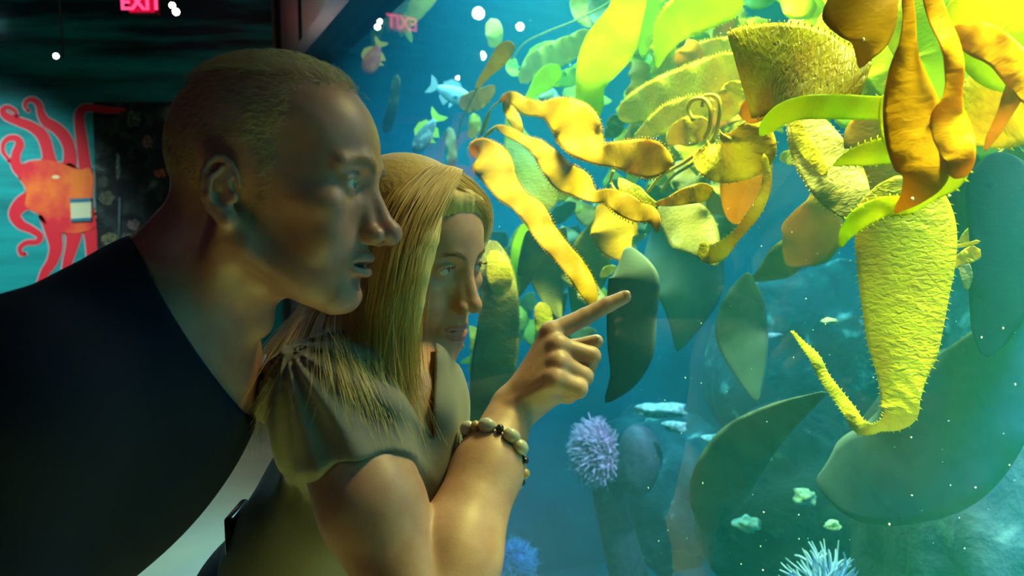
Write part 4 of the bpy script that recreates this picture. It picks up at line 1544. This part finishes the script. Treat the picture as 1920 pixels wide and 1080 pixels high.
    ear = smin(ear, s_cap(me_, (-.008, .074, .020), (-.008, .074, -.018), .005), .006)
    ear = ear * es
    d = smin(d, ear, .004)
    return d


def hand_sdf(P, wrist, mcps, fingers, thumb, pr=.0125):
    d = None
    for q, r in zip(mcps, (.0115, .0118, .0110, .0098)):
        c = s_cap(P, wrist, q, .017, r)
        d = c if d is None else smin(d, c, .012)
    for q, ch in zip(mcps, fingers):
        pts = [q] + ch[0]
        c = s_chain(P, pts, ch[1], .0025)
        d = smin(d, c, .0045)
    d = smin(d, s_chain(P, thumb[0], thumb[1], .005), .008)
    # knuckle bumps
    for q in mcps:
        d = smin(d, s_sph(P, q, .0118), .004)
    return d


class Eye:
    """eyeball, iris and pupil as one mesh with face materials"""
    sclera = pbr('eye_white', (0.42, 0.38, 0.35), 0.15, coat=1.0)
    iris = pbr('iris', (0.05, 0.07, 0.07), 0.2, coat=1.0)
    pupil = pbr('pupil', (0.004, 0.004, 0.004), 0.1, coat=1.0)


def eyeball(c, gaze, r=.0125):
    gaze = np.asarray(gaze, float)
    gaze = gaze / np.linalg.norm(gaze)
    b = MB()
    R = basis(gaze)
    b.ball((0, 0, 0), r, 32, 40, R)
    V = np.array(b.v)
    ax = (V / r) @ gaze
    bulge = np.clip((ax - .87) / .13, 0, 1)
    V = V + gaze * (bulge * .0007)[:, None]
    o = mesh_obj('eye', V + np.asarray(c), b.f, Eye.sclera)
    o.data.materials.append(Eye.iris)
    o.data.materials.append(Eye.pupil)
    for f in o.data.polygons:
        cc = np.array(f.center[:]) - np.asarray(c)
        a = cc @ gaze / np.linalg.norm(cc)
        f.material_index = 2 if a > .982 else (1 if a > .885 else 0)
    return o


# ---- the man
MY, MP, MR = 86, 5.5, 0
RM = frame(MY, MP, MR)
OM = CF(-.2105, .0790, .70)
SM = .925
hm = lambda q: OM + RM @ (np.array(q) * SM)
m_skin_m = skin_mat('man_skin', (0.35, 0.17, 0.14), (0.30, 0.135, 0.11))
m_neckb, m_nu = C(290, 600, .715), C(448, 482, .71)
SH_N = C(55, 735, .585)          # near shoulder
SH_F = C(325, 745, .86)          # far shoulder
EL_N = C(-70, 1180, .60)
HIP = np.array([-.66, .70, .98])
CHEST = C(140, 845, .735)
EL_F, WR_F = C(555, 708, 1.12), C(690, 660, 1.26)


HG = dict(male=True, eye_open=.0044, mouth=.0022, nose=.87)


def man_torso(P, e=0.0):
    ax = (CHEST - HIP) / np.linalg.norm(CHEST - HIP)
    dv = FW - ax * FW.dot(ax)
    dv /= np.linalg.norm(dv)
    R = np.stack([ax, dv, np.cross(ax, dv)], 1)
    d = s_ell(P, CHEST - ax * .03, (.23 + e, .165 + e, .118 + e), R)
    d = smin(d, s_ell(P, HIP + ax * .06, (.20 + e, .150 + e, .105 + e), R), .08)
    d = smin(d, s_cap(P, C(285, 600, .70), SH_N, .060 + e, .062 + e), .05)
    d = smin(d, s_cap(P, C(290, 650, .74), SH_F, .056 + e, .046 + e), .05)
    return d


HC_M = hm((.01, 0, .01))


def man_body(P):
    d = within(P, HC_M, .21, lambda p: head_sdf((p - OM) @ RM / SM, HG) * SM, .17)
    neck = s_cap(P, m_nu, m_neckb, .051, .060)
    neck = smin(neck, s_cap(P, hm((-.045, 0, -.005)), C(305, 565, .715), .036, .050), .03)
    d = smin(d, neck, .022)
    # sternomastoid and throat
    d = smin(d, s_cap(P, hm((-.012, -.060, -.030)), C(370, 640, .70), .010, .010), .015)
    d = smin(d, s_ell(P, C(482, 604, .71), (.014, .012, .014)), .02)
    d = smin(d, man_torso(P), .02)
    d = smin(d, s_cap(P, SH_N, EL_N, .052, .042), .03)
    d = smin(d, s_cap(P, SH_F, EL_F, .043, .036), .03)
    d = smin(d, s_cap(P, EL_F, WR_F, .036, .025), .02)
    w = WR_F
    a = (C(760, 640, 1.24) - w)
    a /= np.linalg.norm(a)
    dn = -UP
    mc = [w + a * .085 + dn * (k - 1.5) * .019 for k in range(4)]
    fg = [([m_ + a * .040 + FW * -.006, m_ + a * .064 - FW * .014, m_ + a * (.078 + .006 * (k in (1, 2))) - FW * .026], [.0105, .0092, .0085, .0070]) for k, m_ in enumerate(mc)]
    d = smin(d, hand_sdf(P, w, mc, fg, ([w, w + a * .035 - dn * .035, w + a * .065 - dn * .05, w + a * .09 - dn * .052], [.014, .012, .010, .008])), .012)
    return d


mroot = empty('person', (HIP[0] - .05, .70, 0))
tag(mroot, 'man with cropped fair hair in a navy t-shirt leaning forward to look into the tank', 'person')
parts = []
lo = np.array([-1.05, .30, .90])
hi = np.array([.12, 1.55, 1.78])
parts.append(sdf_mesh('body', man_body, lo, hi, .0020, m_skin_m))
for sy in (1, -1):
    parts.append(eyeball(r=.0125 * SM, c=hm((.0765, .0315 * sy, .017)), gaze=RM @ np.array([1, -.05, .03])))


def cloth_noise(P, amp, dirv, freq, seed):
    """soft folds running across dirv"""
    dirv = np.asarray(dirv) / np.linalg.norm(dirv)
    n = vnoise(P, 9, seed)
    return amp * (np.sin((P @ dirv) * freq + 2.4 * n) * (0.5 + 0.5 * vnoise(P, 5, seed + 3)))


nC = RT * .80 + UP * .48 + FW * .25
nC /= np.linalg.norm(nC)
cC = C(345, 591, .71)


def man_shirt(P):
    d = man_torso(P, .007)
    for s0, e0, f0, r0 in ((SH_N, EL_N, .85, .062), (SH_F, EL_F, .20, .049)):
        ax = (e0 - s0) / np.linalg.norm(e0 - s0)
        d = smin(d, smax(s_cap(P, s0, s0 + (e0 - s0) * (f0 + .15), r0, r0 - .002), (P - (s0 + (e0 - s0) * f0)) @ ax, .002), .03)
    d = smin(d, s_cap(P, m_nu, m_neckb, .056, .066), .02)
    d = d + cloth_noise(P, .0032, C(0, 700, .7) - C(300, 1000, .7), 62, 41) + .002 * vnoise(P, 22, 5)
    # open neck, sleeve ends and hem
    a = (P - cC) @ nC
    d = smax(d, a, .002)
    d = np.maximum(d, .94 - P[:, 2])
    return d


m_tee = pbr('navy_cotton', (0.007, 0.010, 0.024), 0.9, spec=0.1, bump=(900, 0.3, 0.0006))
parts.append(sdf_mesh('shirt', man_shirt, (-1.1, .28, .90), (-.12, 1.15, 1.6), .0042, m_tee))
m_jean = pbr('dark_denim', (0.02, 0.03, 0.06), 0.8, bump=(500, .3, .001))


def legs(P, hip, feet, e=.0):
    d = s_ell(P, hip + np.array([0, 0, -.02]), (.15 + e, .19 + e, .13 + e))
    for s_, ft in feet:
        h0 = hip + s_ * .095 + np.array([0, 0, -.06])
        kn = (h0 + ft) / 2 + np.array([.05, 0, .02])
        d = smin(d, s_cap(P, h0, kn, .085, .062), .05)
        d = smin(d, s_cap(P, kn, ft + np.array([0, 0, .07]), .062, .052), .03)
    return smax(d, (.055 - P[:, 2]), .004)


mf = [(np.array([0, 1.0, 0]), np.array([-.58, .80, 0])), (np.array([0, -1.0, 0]), np.array([-.80, .60, 0]))]
parts.append(sdf_mesh('jeans', lambda P: legs(P, HIP, mf), (-1.1, .3, .02), (-.3, 1.2, 1.12), .009, m_jean))
m_shoe = pbr('dark_leather', (0.02, 0.015, 0.012), 0.4)
for s_, ft in mf:
    parts.append(sdf_mesh('shoe', lambda P, ft=ft: smax(s_cap(P, ft + np.array([-.04, 0, .04]), ft + np.array([.16, 0, .03]), .042, .034), -P[:, 2] + .001, .006), ft + np.array([-.12, -.08, -.02]), ft + np.array([.24, .08, .12]), .006, m_shoe))

# lips and brows as thin pieces with their own look
def patch(name, f, src, mat, test, off):
    """faces of SRC whose head-space centre passes TEST, lifted by OFF: lips, brows"""
    me = src.data
    n = len(me.vertices)
    co = np.empty(n * 3, np.float32)
    me.vertices.foreach_get('co', co)
    co = co.reshape(-1, 3).astype(float)
    no = np.empty(n * 3, np.float32)
    me.vertices.foreach_get('normal', no)
    no = no.reshape(-1, 3)
    fi = np.empty(len(me.loops), np.int32)
    me.loops.foreach_get('vertex_index', fi)
    fi = fi.reshape(-1, 4)
    w = f(co)
    sel = (test(w) > 0)
    keep = sel[fi].all(1)
    used, inv = np.unique(fi[keep], return_inverse=True)
    t = np.clip(test(w[used]), 0, 1)
    V = co[used] + no[used] * (off * t)[:, None]
    return mesh_obj(name, V, inv.reshape(-1, 4), mat)


def lip_test(q):
    y = np.abs(q[:, 1])
    up = 1 - ((y / .026) ** 2 + ((q[:, 2] + .0560) / .0075) ** 2)
    lo_ = 1 - ((y / .024) ** 2 + ((q[:, 2] + .0640) / .0080) ** 2)
    return np.where((q[:, 0] > .080) & (q[:, 0] < .118), np.maximum(up, lo_) * 3, -1)


m_lip_m = pbr('man_lips', (0.30, 0.12, 0.10), 0.4)
parts.append(patch('lips', lambda c: (c - OM) @ RM / SM + np.array([.0015, 0, -.004]), parts[0], m_lip_m, lip_test, .0004))

# short hair
m_hair_m = pbr('short_fair_hair', (0.46, 0.34, 0.18), 0.5, spec=0.35)
rng = np.random.default_rng(11)


def scalp_roots(n, c, r, hair_ok, R, O, seed):
    rr = np.random.default_rng(seed)
    out = []
    while len(out) < n:
        v = rr.normal(size=(n * 2, 3))
        v /= np.linalg.norm(v, axis=1)[:, None]
        q = np.asarray(c) + v * np.asarray(r)
        ok = hair_ok(q, rr)
        out += list(q[ok])
    return np.array(out[:n])


def man_hair_ok(q, rr):
    x, y, z = q[:, 0], np.abs(q[:, 1]), q[:, 2]
    # receding hairline: high at the temples, a forelock in the middle
    line = .070 - .020 * np.clip((y - .02) / .03, 0, 1) + .0 * z
    top = (z > .098) & (x < line + (z - .098) * .5)
    side = (z <= .098) & (x < .030 + (z - .03) * .15) & (z > -.012)
    back = (x < -.045) & (z > -.045)
    around = (np.abs(x + .012) < .030) & (z < .040) & (y > .06)
    ok = (top | side | back) & ~around
    dens = np.where(top & (y < .05) & (x > -.02), .55, 1.0)
    return ok & (rr.random(len(x)) < dens)


def project(P, f, it=4):
    for _ in range(it):
        e = 5e-4
        d = f(P)
        g = np.stack([f(P + np.eye(3)[k] * e) - d for k in range(3)], 1) / e
        g /= np.linalg.norm(g, axis=1)[:, None] + 1e-9
        P = P - g * d[:, None]
    return P, g


qr = scalp_roots(9000, (-.006, 0, .046), (.098, .080, .087), man_hair_ok, RM, OM, 3)
hd = lambda q: head_sdf(q, HG)
qs, gs = project(qr, hd)
st = []
rr = np.random.default_rng(4)
for q, g_ in zip(qs, gs):
    comb = np.array([-.9, 0, -.35]) if q[2] < .1 or q[0] < 0 else np.array([-.5, -.5, .15])
    comb = comb + rr.normal(size=3) * .35
    t_ = comb - g_ * comb.dot(g_)
    t_ /= np.linalg.norm(t_)
    L_ = (.016 if q[2] > .105 else .009) * rr.uniform(.7, 1.3)
    lift = .35 if q[2] > .105 else .16
    p_ = [q - g_ * .0005, q + t_ * L_ * .5 + g_ * L_ * lift, q + t_ * L_ + g_ * L_ * lift * .9]
    st.append([OM + RM @ (v * SM) for v in p_])
parts.append(add_strands('hair', st, None, m_hair_m, .00022))
# eyebrow
st = []
for s_ in (1, -1):
    qb = np.array([[.098, s_ * (.008 + .036 * t), .031 + .006 * math.sin(t * 2.4) + rr.normal() * .0020] for t in rr.random(150)])
    qb, gb = project(qb, hd)
    for q, g_ in zip(qb, gb):
        t_ = np.array([-.3, s_ * 1.0, .25]) + rr.normal(size=3) * .25
        t_ -= g_ * t_.dot(g_)
        t_ /= np.linalg.norm(t_)
        st.append([OM + RM @ (v * SM) for v in (q, q + t_ * .004 + g_ * .0012, q + t_ * .008 + g_ * .0008)])
parts.append(add_strands('eyebrow', st, None, pbr('brow_hair', (.30, .20, .11), .6), .00022))
adopt(mroot, *parts)

# ---- the woman
RF = frame(58, 14, 6)
SF = .90
FE = C(866, 503, .865)                       # between the eyes
OF = FE - RF @ (np.array([.086, 0, .017]) * SF)
hf = lambda q: OF + RF @ (np.array(q) * SF)
m_skin_f = skin_mat('woman_skin', (0.50, 0.28, 0.195), (0.43, 0.22, 0.15))
FG = dict(male=False, eye_open=.0052, mouth=.0014, nose=.72)
F_SHN, F_SHF = C(610, 745, .775), C(752, 735, 1.03)
F_EL, F_WR = C(796, 1175, .70), C(958, 772, .85)
F_NB = C(735, 745, .90)
F_HIP = np.array([-.27, .98, .93])
F_CH = C(690, 880, .90)


def f_torso(P, e=0.0):
    ax = (F_CH - F_HIP) / np.linalg.norm(F_CH - F_HIP)
    dv = FW - ax * FW.dot(ax)
    dv /= np.linalg.norm(dv)
    R = np.stack([ax, dv, np.cross(ax, dv)], 1)
    d = s_ell(P, F_CH - ax * .02, (.19 + e, .130 + e, .085 + e), R)
    d = smin(d, s_ell(P, F_HIP + ax * .05, (.17 + e, .135 + e, .095 + e), R), .09)
    d = smin(d, s_cap(P, F_NB, F_SHN, .044 + e, .046 + e), .04)
    d = smin(d, s_cap(P, F_NB, F_SHF, .042 + e, .046 + e), .04)
    # bust
    for px, py, dd in ((762, 905, .85), (782, 880, .96)):
        d = smin(d, s_ell(P, C(px, py, dd), (.048 + e, .050 + e, .052 + e)), .045)
    return d


# the pointing hand: index out, the others curled, thumb tip beyond
H_MCP = [C(1034, 624, .862), C(1046, 650, .846), C(1048, 682, .832), C(1042, 712, .822)]
H_FG = [([C(1097, 594, .868), C(1138, 572, .870), C(1171, 557, .872)], [.0112, .0098, .0086, .0074]),
        ([C(1108, 668, .850), C(1098, 700, .880), C(1068, 694, .888)], [.0116, .0106, .0092, .0078]),
        ([C(1094, 706, .838), C(1080, 730, .868), C(1054, 718, .876)], [.0112, .0104, .0090, .0076]),
        ([C(1084, 729, .826), C(1066, 742, .852), C(1044, 732, .864)], [.0104, .0100, .0084, .0070])]
H_TH = ([C(985, 735, .878), C(1025, 690, .905), C(1070, 655, .898), C(1118, 640, .885)], [.015, .0135, .0105, .0080])


def f_hand(P):
    d = hand_sdf(P, C(968, 757, .852), H_MCP, H_FG, H_TH)
    # heel of the hand and tendons
    d = smin(d, s_cap(P, C(985, 768, .862), C(1035, 735, .842), .0165, .014), .012)
    for q in H_MCP:
        d = smin(d, s_cap(P, q - FW * .009, C(962, 750, .845) - FW * .014, .0022, .0015), .006)
    # creases at the finger joints
    return d


def woman_body(P):
    d = within(P, hf((.01, 0, .01)), .20, lambda p: head_sdf((p - OF) @ RF / SF, FG) * SF, .16)
    d = smin(d, s_cap(P, hf((-.022, 0, -.030)), F_NB, .048, .050), .02)
    d = smin(d, s_ell(P, C(790, 800, .90), (.040, .05, .05)), .03)
    d = smin(d, f_torso(P), .025)
    d = smin(d, s_chain(P, [F_SHN, F_SHN + (F_EL - F_SHN) * .5, F_EL], [.047, .046, .038], .02), .03)
    d = smin(d, s_chain(P, [F_EL, F_EL + (F_WR - F_EL) * .28, F_EL + (F_WR - F_EL) * .7, F_WR], [.038, .0425, .0325, .0245], .02), .005)
    # far arm hanging
    fe = F_SHF + np.array([.02, .05, -.27])
    d = smin(d, s_cap(P, F_SHF, fe, .042, .036), .03)
    fw = fe + np.array([.10, -.08, -.17])
    d = smin(d, s_cap(P, fe, fw, .036, .023), .02)
    a = np.array([.3, -.2, -.93])
    a /= np.linalg.norm(a)
    sd = np.array([.6, .75, .03])
    mc = [fw + a * .08 + sd * (k - 1.5) * .018 for k in range(4)]
    fg = [([m_ + a * .036 + RT * .008, m_ + a * .056 + RT * .002, m_ + a * .070 - RT * .006], [.0095, .0085, .0078, .0065]) for m_ in mc]
    d = smin(d, hand_sdf(P, fw, mc, fg, ([fw, fw + a * .03 - sd * .03, fw + a * .06 - sd * .042, fw + a * .08 - sd * .042], [.013, .011, .009, .007])), .01)
    return smin(d, within(P, C(1050, 680, .86), .15, f_hand, .11), .008)


wroot = empty('person', (F_HIP[0], F_HIP[1], 0))
tag(wroot, 'woman with long blonde hair in a grey blouse pointing at the tank', 'person')
wp = []
wp.append(sdf_mesh('body', woman_body, (-.75, .48, .72), (.17, 1.35, 1.66), .0019, m_skin_f))
for sy in (1, -1):
    c = hf((.0765, .0315 * sy, .017))
    wp.append(eyeball(c=c, gaze=RF @ np.array([.86, .30, .32]), r=.0125 * SF))
m_lip_f = pbr('woman_lips', (0.40, 0.14, 0.12), 0.35)
wp.append(patch('lips', lambda c: (c - OF) @ RF / SF, wp[0], m_lip_f, lip_test, .0004))

# fingernails
m_nail = pbr('fingernail', (0.45, 0.27, 0.21), 0.2, coat=0.6)
b = MB()
for tip, dp in ((C(1171, 557, .872), C(1138, 572, .870)), (C(1118, 640, .885), C(1070, 655, .898))):
    ax = (tip - dp) / np.linalg.norm(tip - dp)
    nn = (UP * .55 - FW * .83)
    nn -= ax * nn.dot(ax)
    nn /= np.linalg.norm(nn)
    b = MB()
    b.ball(tip + nn * .0052 + ax * .0012, (.0058, .0044, .0024), 14, 8, np.stack([ax, np.cross(nn, ax), nn], 1))
    wp.append(b.build('fingernail', m_nail))

# blouse
nF = (C(800, 640, .9) - C(735, 860, .9))
nF /= np.linalg.norm(nF)


def f_blouse(P):
    d = f_torso(P, .009)
    ax = (F_EL - F_SHN) / np.linalg.norm(F_EL - F_SHN)
    q = (P - (F_SHN + (F_EL - F_SHN) * .34)) @ (ax - RT * .22)
    d = smin(d, smax(s_cap(P, F_SHN, F_SHN + (F_EL - F_SHN) * .6, .055, .0555), q, .002), .03)
    fe = F_SHF + np.array([.02, .05, -.27])
    ax2 = (fe - F_SHF) / np.linalg.norm(fe - F_SHF)
    q2 = (P - (F_SHF + (fe - F_SHF) * .45)) @ ax2
    d = smin(d, smax(s_cap(P, F_SHF, F_SHF + (fe - F_SHF) * .7, .051, .052), q2, .002), .03)
    # folds radiating from the shoulder and along the front
    v = P - C(560, 640, .78)
    ang = np.arctan2(v @ UP, v @ RT)
    r_ = np.linalg.norm(v, axis=1)
    w = np.exp(-((r_ - .10) / .08) ** 2)
    d = d + .0050 * w * np.sin(ang * 16 + 1.5 * vnoise(P, 12, 7)) + cloth_noise(P, .0042, C(900, 800, .9) - C(760, 830, .85), 95, 23)
    # V neck: a wedge cut into the front, and room for the neck
    a = P - CAM
    dd = a @ FW
    px, py = 960 + FPX * (a @ RT) / dd, 540 - FPX * (a @ UP) / dd
    wedge = np.minimum(px - (808 - (822 - py) * .60), (811 + (822 - py) * .03) - px) * dd / FPX
    wedge = np.where((dd < .93) & (py < 822) & (py > 600), wedge, -.02)
    d = smax(d, wedge, .003)
    d = smax(d, -s_cap(P, F_NB, F_NB + nF * .2, .056, .075), .004)
    return np.maximum(d, .80 - P[:, 2])


FWh = FW
m_blouse = pbr('grey_jersey', (0.19, 0.175, 0.155), 0.85, spec=0.2, bump=(700, 0.3, 0.0006), sheen=0.2)
wp.append(sdf_mesh('blouse', f_blouse, (-.78, .55, .76), (.05, 1.30, 1.50), .0034, m_blouse))
m_under = pbr('black_knit', (0.01, 0.01, 0.012), 0.8)
# thin black cord running down the open neck
b = MB()
cord = [C(803, 690, .83), C(806, 730, .828), C(807, 770, .826), C(806, 808, .826), C(790, 840, .82)]
b.tube(spline(cord, 24), .0014, 6)
wp.append(b.build('cord', m_under))
wf = [(np.array([0, 1.0, 0]), np.array([-.33, 1.08, 0])), (np.array([0, -1.0, 0]), np.array([-.23, .88, 0]))]
wp.append(sdf_mesh('trousers', lambda P: legs(P, F_HIP, wf, -.005), (-.60, .60, .02), (.02, 1.35, 1.06), .009, m_jean))
for s_, ft in wf:
    wp.append(sdf_mesh('shoe', lambda P, ft=ft: smax(s_cap(P, ft + np.array([-.04, 0, .04]), ft + np.array([.14, 0, .03]), .038, .030), -P[:, 2] + .001, .006), ft + np.array([-.12, -.08, -.02]), ft + np.array([.22, .08, .12]), .006, m_shoe))

# hair
m_hair_f = pbr('blonde_hair', (0.78, 0.58, 0.22), 0.42, spec=0.45)
m_hair_root = pbr('blonde_hair_mass', (0.60, 0.43, 0.16), 0.6, spec=0.3, bump=(160, .5, .002))
HG1 = [  # guide locks: photo x, y, depth, falling from the crown; pairs of neighbours are blended
    [(868, 318, .83), (838, 366, .79), (808, 425, .768), (786, 495, .757), (772, 570, .762), (764, 640, .775), (760, 720, .785), (768, 790, .79), (792, 850, .80)],
    [(850, 312, .83), (806, 372, .785), (776, 440, .76), (760, 520, .755), (752, 600, .765), (750, 680, .775), (752, 760, .785), (762, 830, .79)],
    [(820, 306, .85), (768, 370, .80), (735, 450, .775), (716, 540, .765), (708, 620, .77), (712, 700, .77), (728, 780, .765), (742, 850, .77)],
    [(795, 306, .88), (738, 362, .85), (702, 440, .835), (682, 540, .825), (670, 620, .805), (676, 690, .76), (700, 760, .745), (716, 815, .735)],
    [(775, 310, .91), (712, 370, .885), (675, 450, .865), (650, 540, .85), (630, 600, .82), (625, 660, .75), (640, 720, .715), (650, 760, .71)],
    [(765, 318, .94), (700, 390, .92), (655, 470, .90), (615, 550, .87), (575, 610, .82), (545, 670, .775), (520, 740, .75), (500, 790, .755)],
    [(765, 325, .98), (700, 400, .97), (650, 480, .95), (600, 560, .93), (550, 620, .90), (505, 680, .86), (485, 740, .85), (474, 800, .86)],
]
HG2 = [  # far side of the parting: a sweep over the far temple, in head space
    [(.050, -.030, .126), (.076, -.014, .110), (.086, .008, .098), (.084, .032, .086), (.073, .054, .066), (.052, .072, .038)],
    [(.030, .004, .134), (.060, .022, .120), (.074, .046, .096), (.064, .068, .066), (.040, .082, .034), (.010, .088, .004)],
]


def guide(G, n=26):
    return [spline([C(*p) for p in g], n) for g in G]


def lock_sdf(P):
    q = (P - OF) @ RF / SF
    cap = s_ell(q, (-.010, 0, .048), (.101, .084, .092))
    face = s_ell(q, (.114, -.004, -.012), (.062, .066, .080))
    cap = smax(cap, -face, .01)
    cap = smax(cap, -(q[:, 2] + .01), .01)
    roll = s_chain(q, [(.062, -.050, .092), (.074, -.026, .099), (.078, .0, .099), (.075, .024, .094), (.066, .048, .080), (.052, .065, .058)], [.008, .0095, .010, .0095, .0085, .008], .008)
    cap = smin(cap, roll, .020)
    d = cap * SF
    for g, r in zip(guide(HG1, 11), (.009, .014, .017, .019, .020, .019, .018)):
        g = g[2:8]
        k = len(g)
        d = smin(d, s_chain(P, [x + FW * (.010 + (.006 if i == 0 else 0)) for i, x in enumerate(g)], [r * (.45 if i == 0 else 1) * (1 - .55 * (i / (k - 1)) ** 2) for i in range(k)], .004), .022)
    return d + .0010 * np.sin((P @ (RT + .2 * FW)) * 900) * np.sin((P @ UP) * 20)


wp.append(sdf_mesh('hair', lock_sdf, (-.45, .60, 1.05), (.10, 1.25, 1.72), .0030, m_hair_root))
rr = np.random.default_rng(21)
st, rad = [], []
G1 = np.array(guide(HG1, 30))
for k in range(3400):
    s_ = rr.random() * (len(G1) - 1)
    i = int(s_)
    f = s_ - i
    p_ = G1[i] * (1 - f) + G1[i + 1] * f
    t = np.linspace(0, 1, 30)[:, None]
    off = rr.normal(size=3) * .006
    off2 = rr.normal(size=3) * .012
    dep = (rr.random() ** 1.5) * .020
    p_ = p_ + off * t ** .5 + off2 * t ** 2 + FW * (dep - .006) * np.minimum(1, t * 5) + RT * .0015 * np.sin(t * rr.uniform(6, 14) + rr.uniform(0, 6)) * t
    n_ = int(rr.integers(22, 31))
    st.append(p_[:n_])
    rad.append(rr.uniform(.00022, .00040))
G2 = []
for g in HG2:
    q = spline(g, 20)
    v = (q - np.array([-.010, 0, .048])) / np.array([.101, .084, .092])
    k_ = np.maximum(1, 1.012 / np.linalg.norm(v, axis=1))[:, None]
    q = np.array([-.010, 0, .048]) + v * k_ * np.array([.101, .084, .092])
    G2.append([hf(x) for x in q])
G2 = np.array(G2)
for k in range(900):
    f = rr.random() * 1.1 - .05
    p_ = G2[0] * (1 - f) + G2[1] * f
    t = np.linspace(0, 1, 20)[:, None]
    p_ = p_ + rr.normal(size=3) * .003 * t ** .5 + rr.normal(size=3) * .006 * t ** 2
    st.append(p_)
    rad.append(rr.uniform(.00022, .00036))
# flyaway hairs on the back of the blouse
for k in range(40):
    x = rr.uniform(462, 500)
    st.append(spline([C(x + 70, 640, .80), C(x + 25, 700, .78), C(x, 770, .79), C(x + rr.uniform(-8, 12), 800 + rr.uniform(0, 60), .80)], 14))
    rad.append(.0002)
wp.append(add_strands('hair_strands', st, None, m_hair_f, rad))
st = []
hdf = lambda q: head_sdf(q, FG)
for s_ in (1, -1):
    qb = np.array([[.098, s_ * (.010 + .034 * t), .0325 + .006 * math.sin(t * 2.6) + rr.normal() * .0013] for t in rr.random(170)])
    qb, gb = project(qb, hdf)
    for q, g_ in zip(qb, gb):
        t_ = np.array([-.3, s_ * 1.0, .15]) + rr.normal(size=3) * .15
        t_ -= g_ * t_.dot(g_)
        t_ /= np.linalg.norm(t_)
        st.append([OF + RF @ (v * SF) for v in (q, q + t_ * .004 + g_ * .0008, q + t_ * .007 + g_ * .0004)])
    # lashes along the upper lid
    for t in np.linspace(0, 1, 34):
        a = (t - .5) * 2
        q = np.array([.0915 - .006 * a * a, s_ * (.0322 + .0118 * a), .0165 + .0050 * math.sqrt(max(0, 1 - a * a))])
        st.append([OF + RF @ (v * SF) for v in (q, q + np.array([.003, s_ * .001 * a, .0006]), q + np.array([.0048, s_ * .002 * a, .0026]))])
wp.append(add_strands('eyebrow', st, None, pbr('light_brown_brow', (.16, .10, .05), .6), .0002))
adopt(wroot, *wp)

# phone clipped at the back of her waist
b = MB()
pc = C(447, 1010, .93)
b.box((0, 0, 0), (.012, .060, .075))
V = np.array(b.v)
ph = mesh_obj('phone_pouch', [pc + np.array(v) for v in V], b.f, pbr('black_leather', (.012, .012, .014), .25, coat=.5))
md = ph.modifiers.new('rounding', 'BEVEL')
md.width = .005
md.segments = 4
tag(ph, 'small glossy black pouch clipped at the back of the woman waist', 'pouch')

# bracelet of pale stones (worn, rests on the wrist)
ba = (F_WR - F_EL) / np.linalg.norm(F_WR - F_EL)
bc = F_EL + (F_WR - F_EL) * .785
e1 = FW - ba * FW.dot(ba)
e1 /= np.linalg.norm(e1)
e2 = np.cross(ba, e1)
broot = empty('bracelet', bc)
tag(broot, 'bracelet of pale and black stone beads around the pointing woman forearm', 'bracelet')
m_st = pbr('white_stone', (0.42, 0.38, 0.31), 0.3, noise=(120, (.42, .36, .28), .4, .6))
m_bk = pbr('black_stone', (0.02, 0.018, 0.02), 0.2)
m_am = pbr('tan_stone', (0.40, 0.26, 0.12), 0.25)
bp = []
nb_ = 17
for k in range(nb_):
    a = 2 * PI * k / nb_
    kind = ('w', 'b', 'w', 'b', 'b', 'w', 'a', 'w', 'b', 'w', 'w', 'b', 'a', 'b', 'w', 'w', 'b')[k]
    r = {'w': .0074, 'b': .0046, 'a': .0055}[kind]
    rad_ = .0345 + r * .35
    p_ = bc + (e1 * math.cos(a) + e2 * math.sin(a)) * rad_ + ba * (.006 * math.sin(a * 2 + 1)) + ba * .012 * math.sin(a)
    b = MB()
    tan_ = -e1 * math.sin(a) + e2 * math.cos(a)
    b.ball(p_, (r, r, r * (1.25 if kind == 'w' else .9)), 14, 10, basis(tan_, ba))
    bp.append(b.build('bead', {'w': m_st, 'b': m_bk, 'a': m_am}[kind]))
b = MB()
b.tube([bc + (e1 * math.cos(a) + e2 * math.sin(a)) * .0352 + ba * (.006 * math.sin(a * 2 + 1)) + ba * .012 * math.sin(a) for a in np.linspace(0, 2 * PI, 50)], .0012, 5)
bp.append(b.build('string', m_bk))
adopt(broot, *bp)
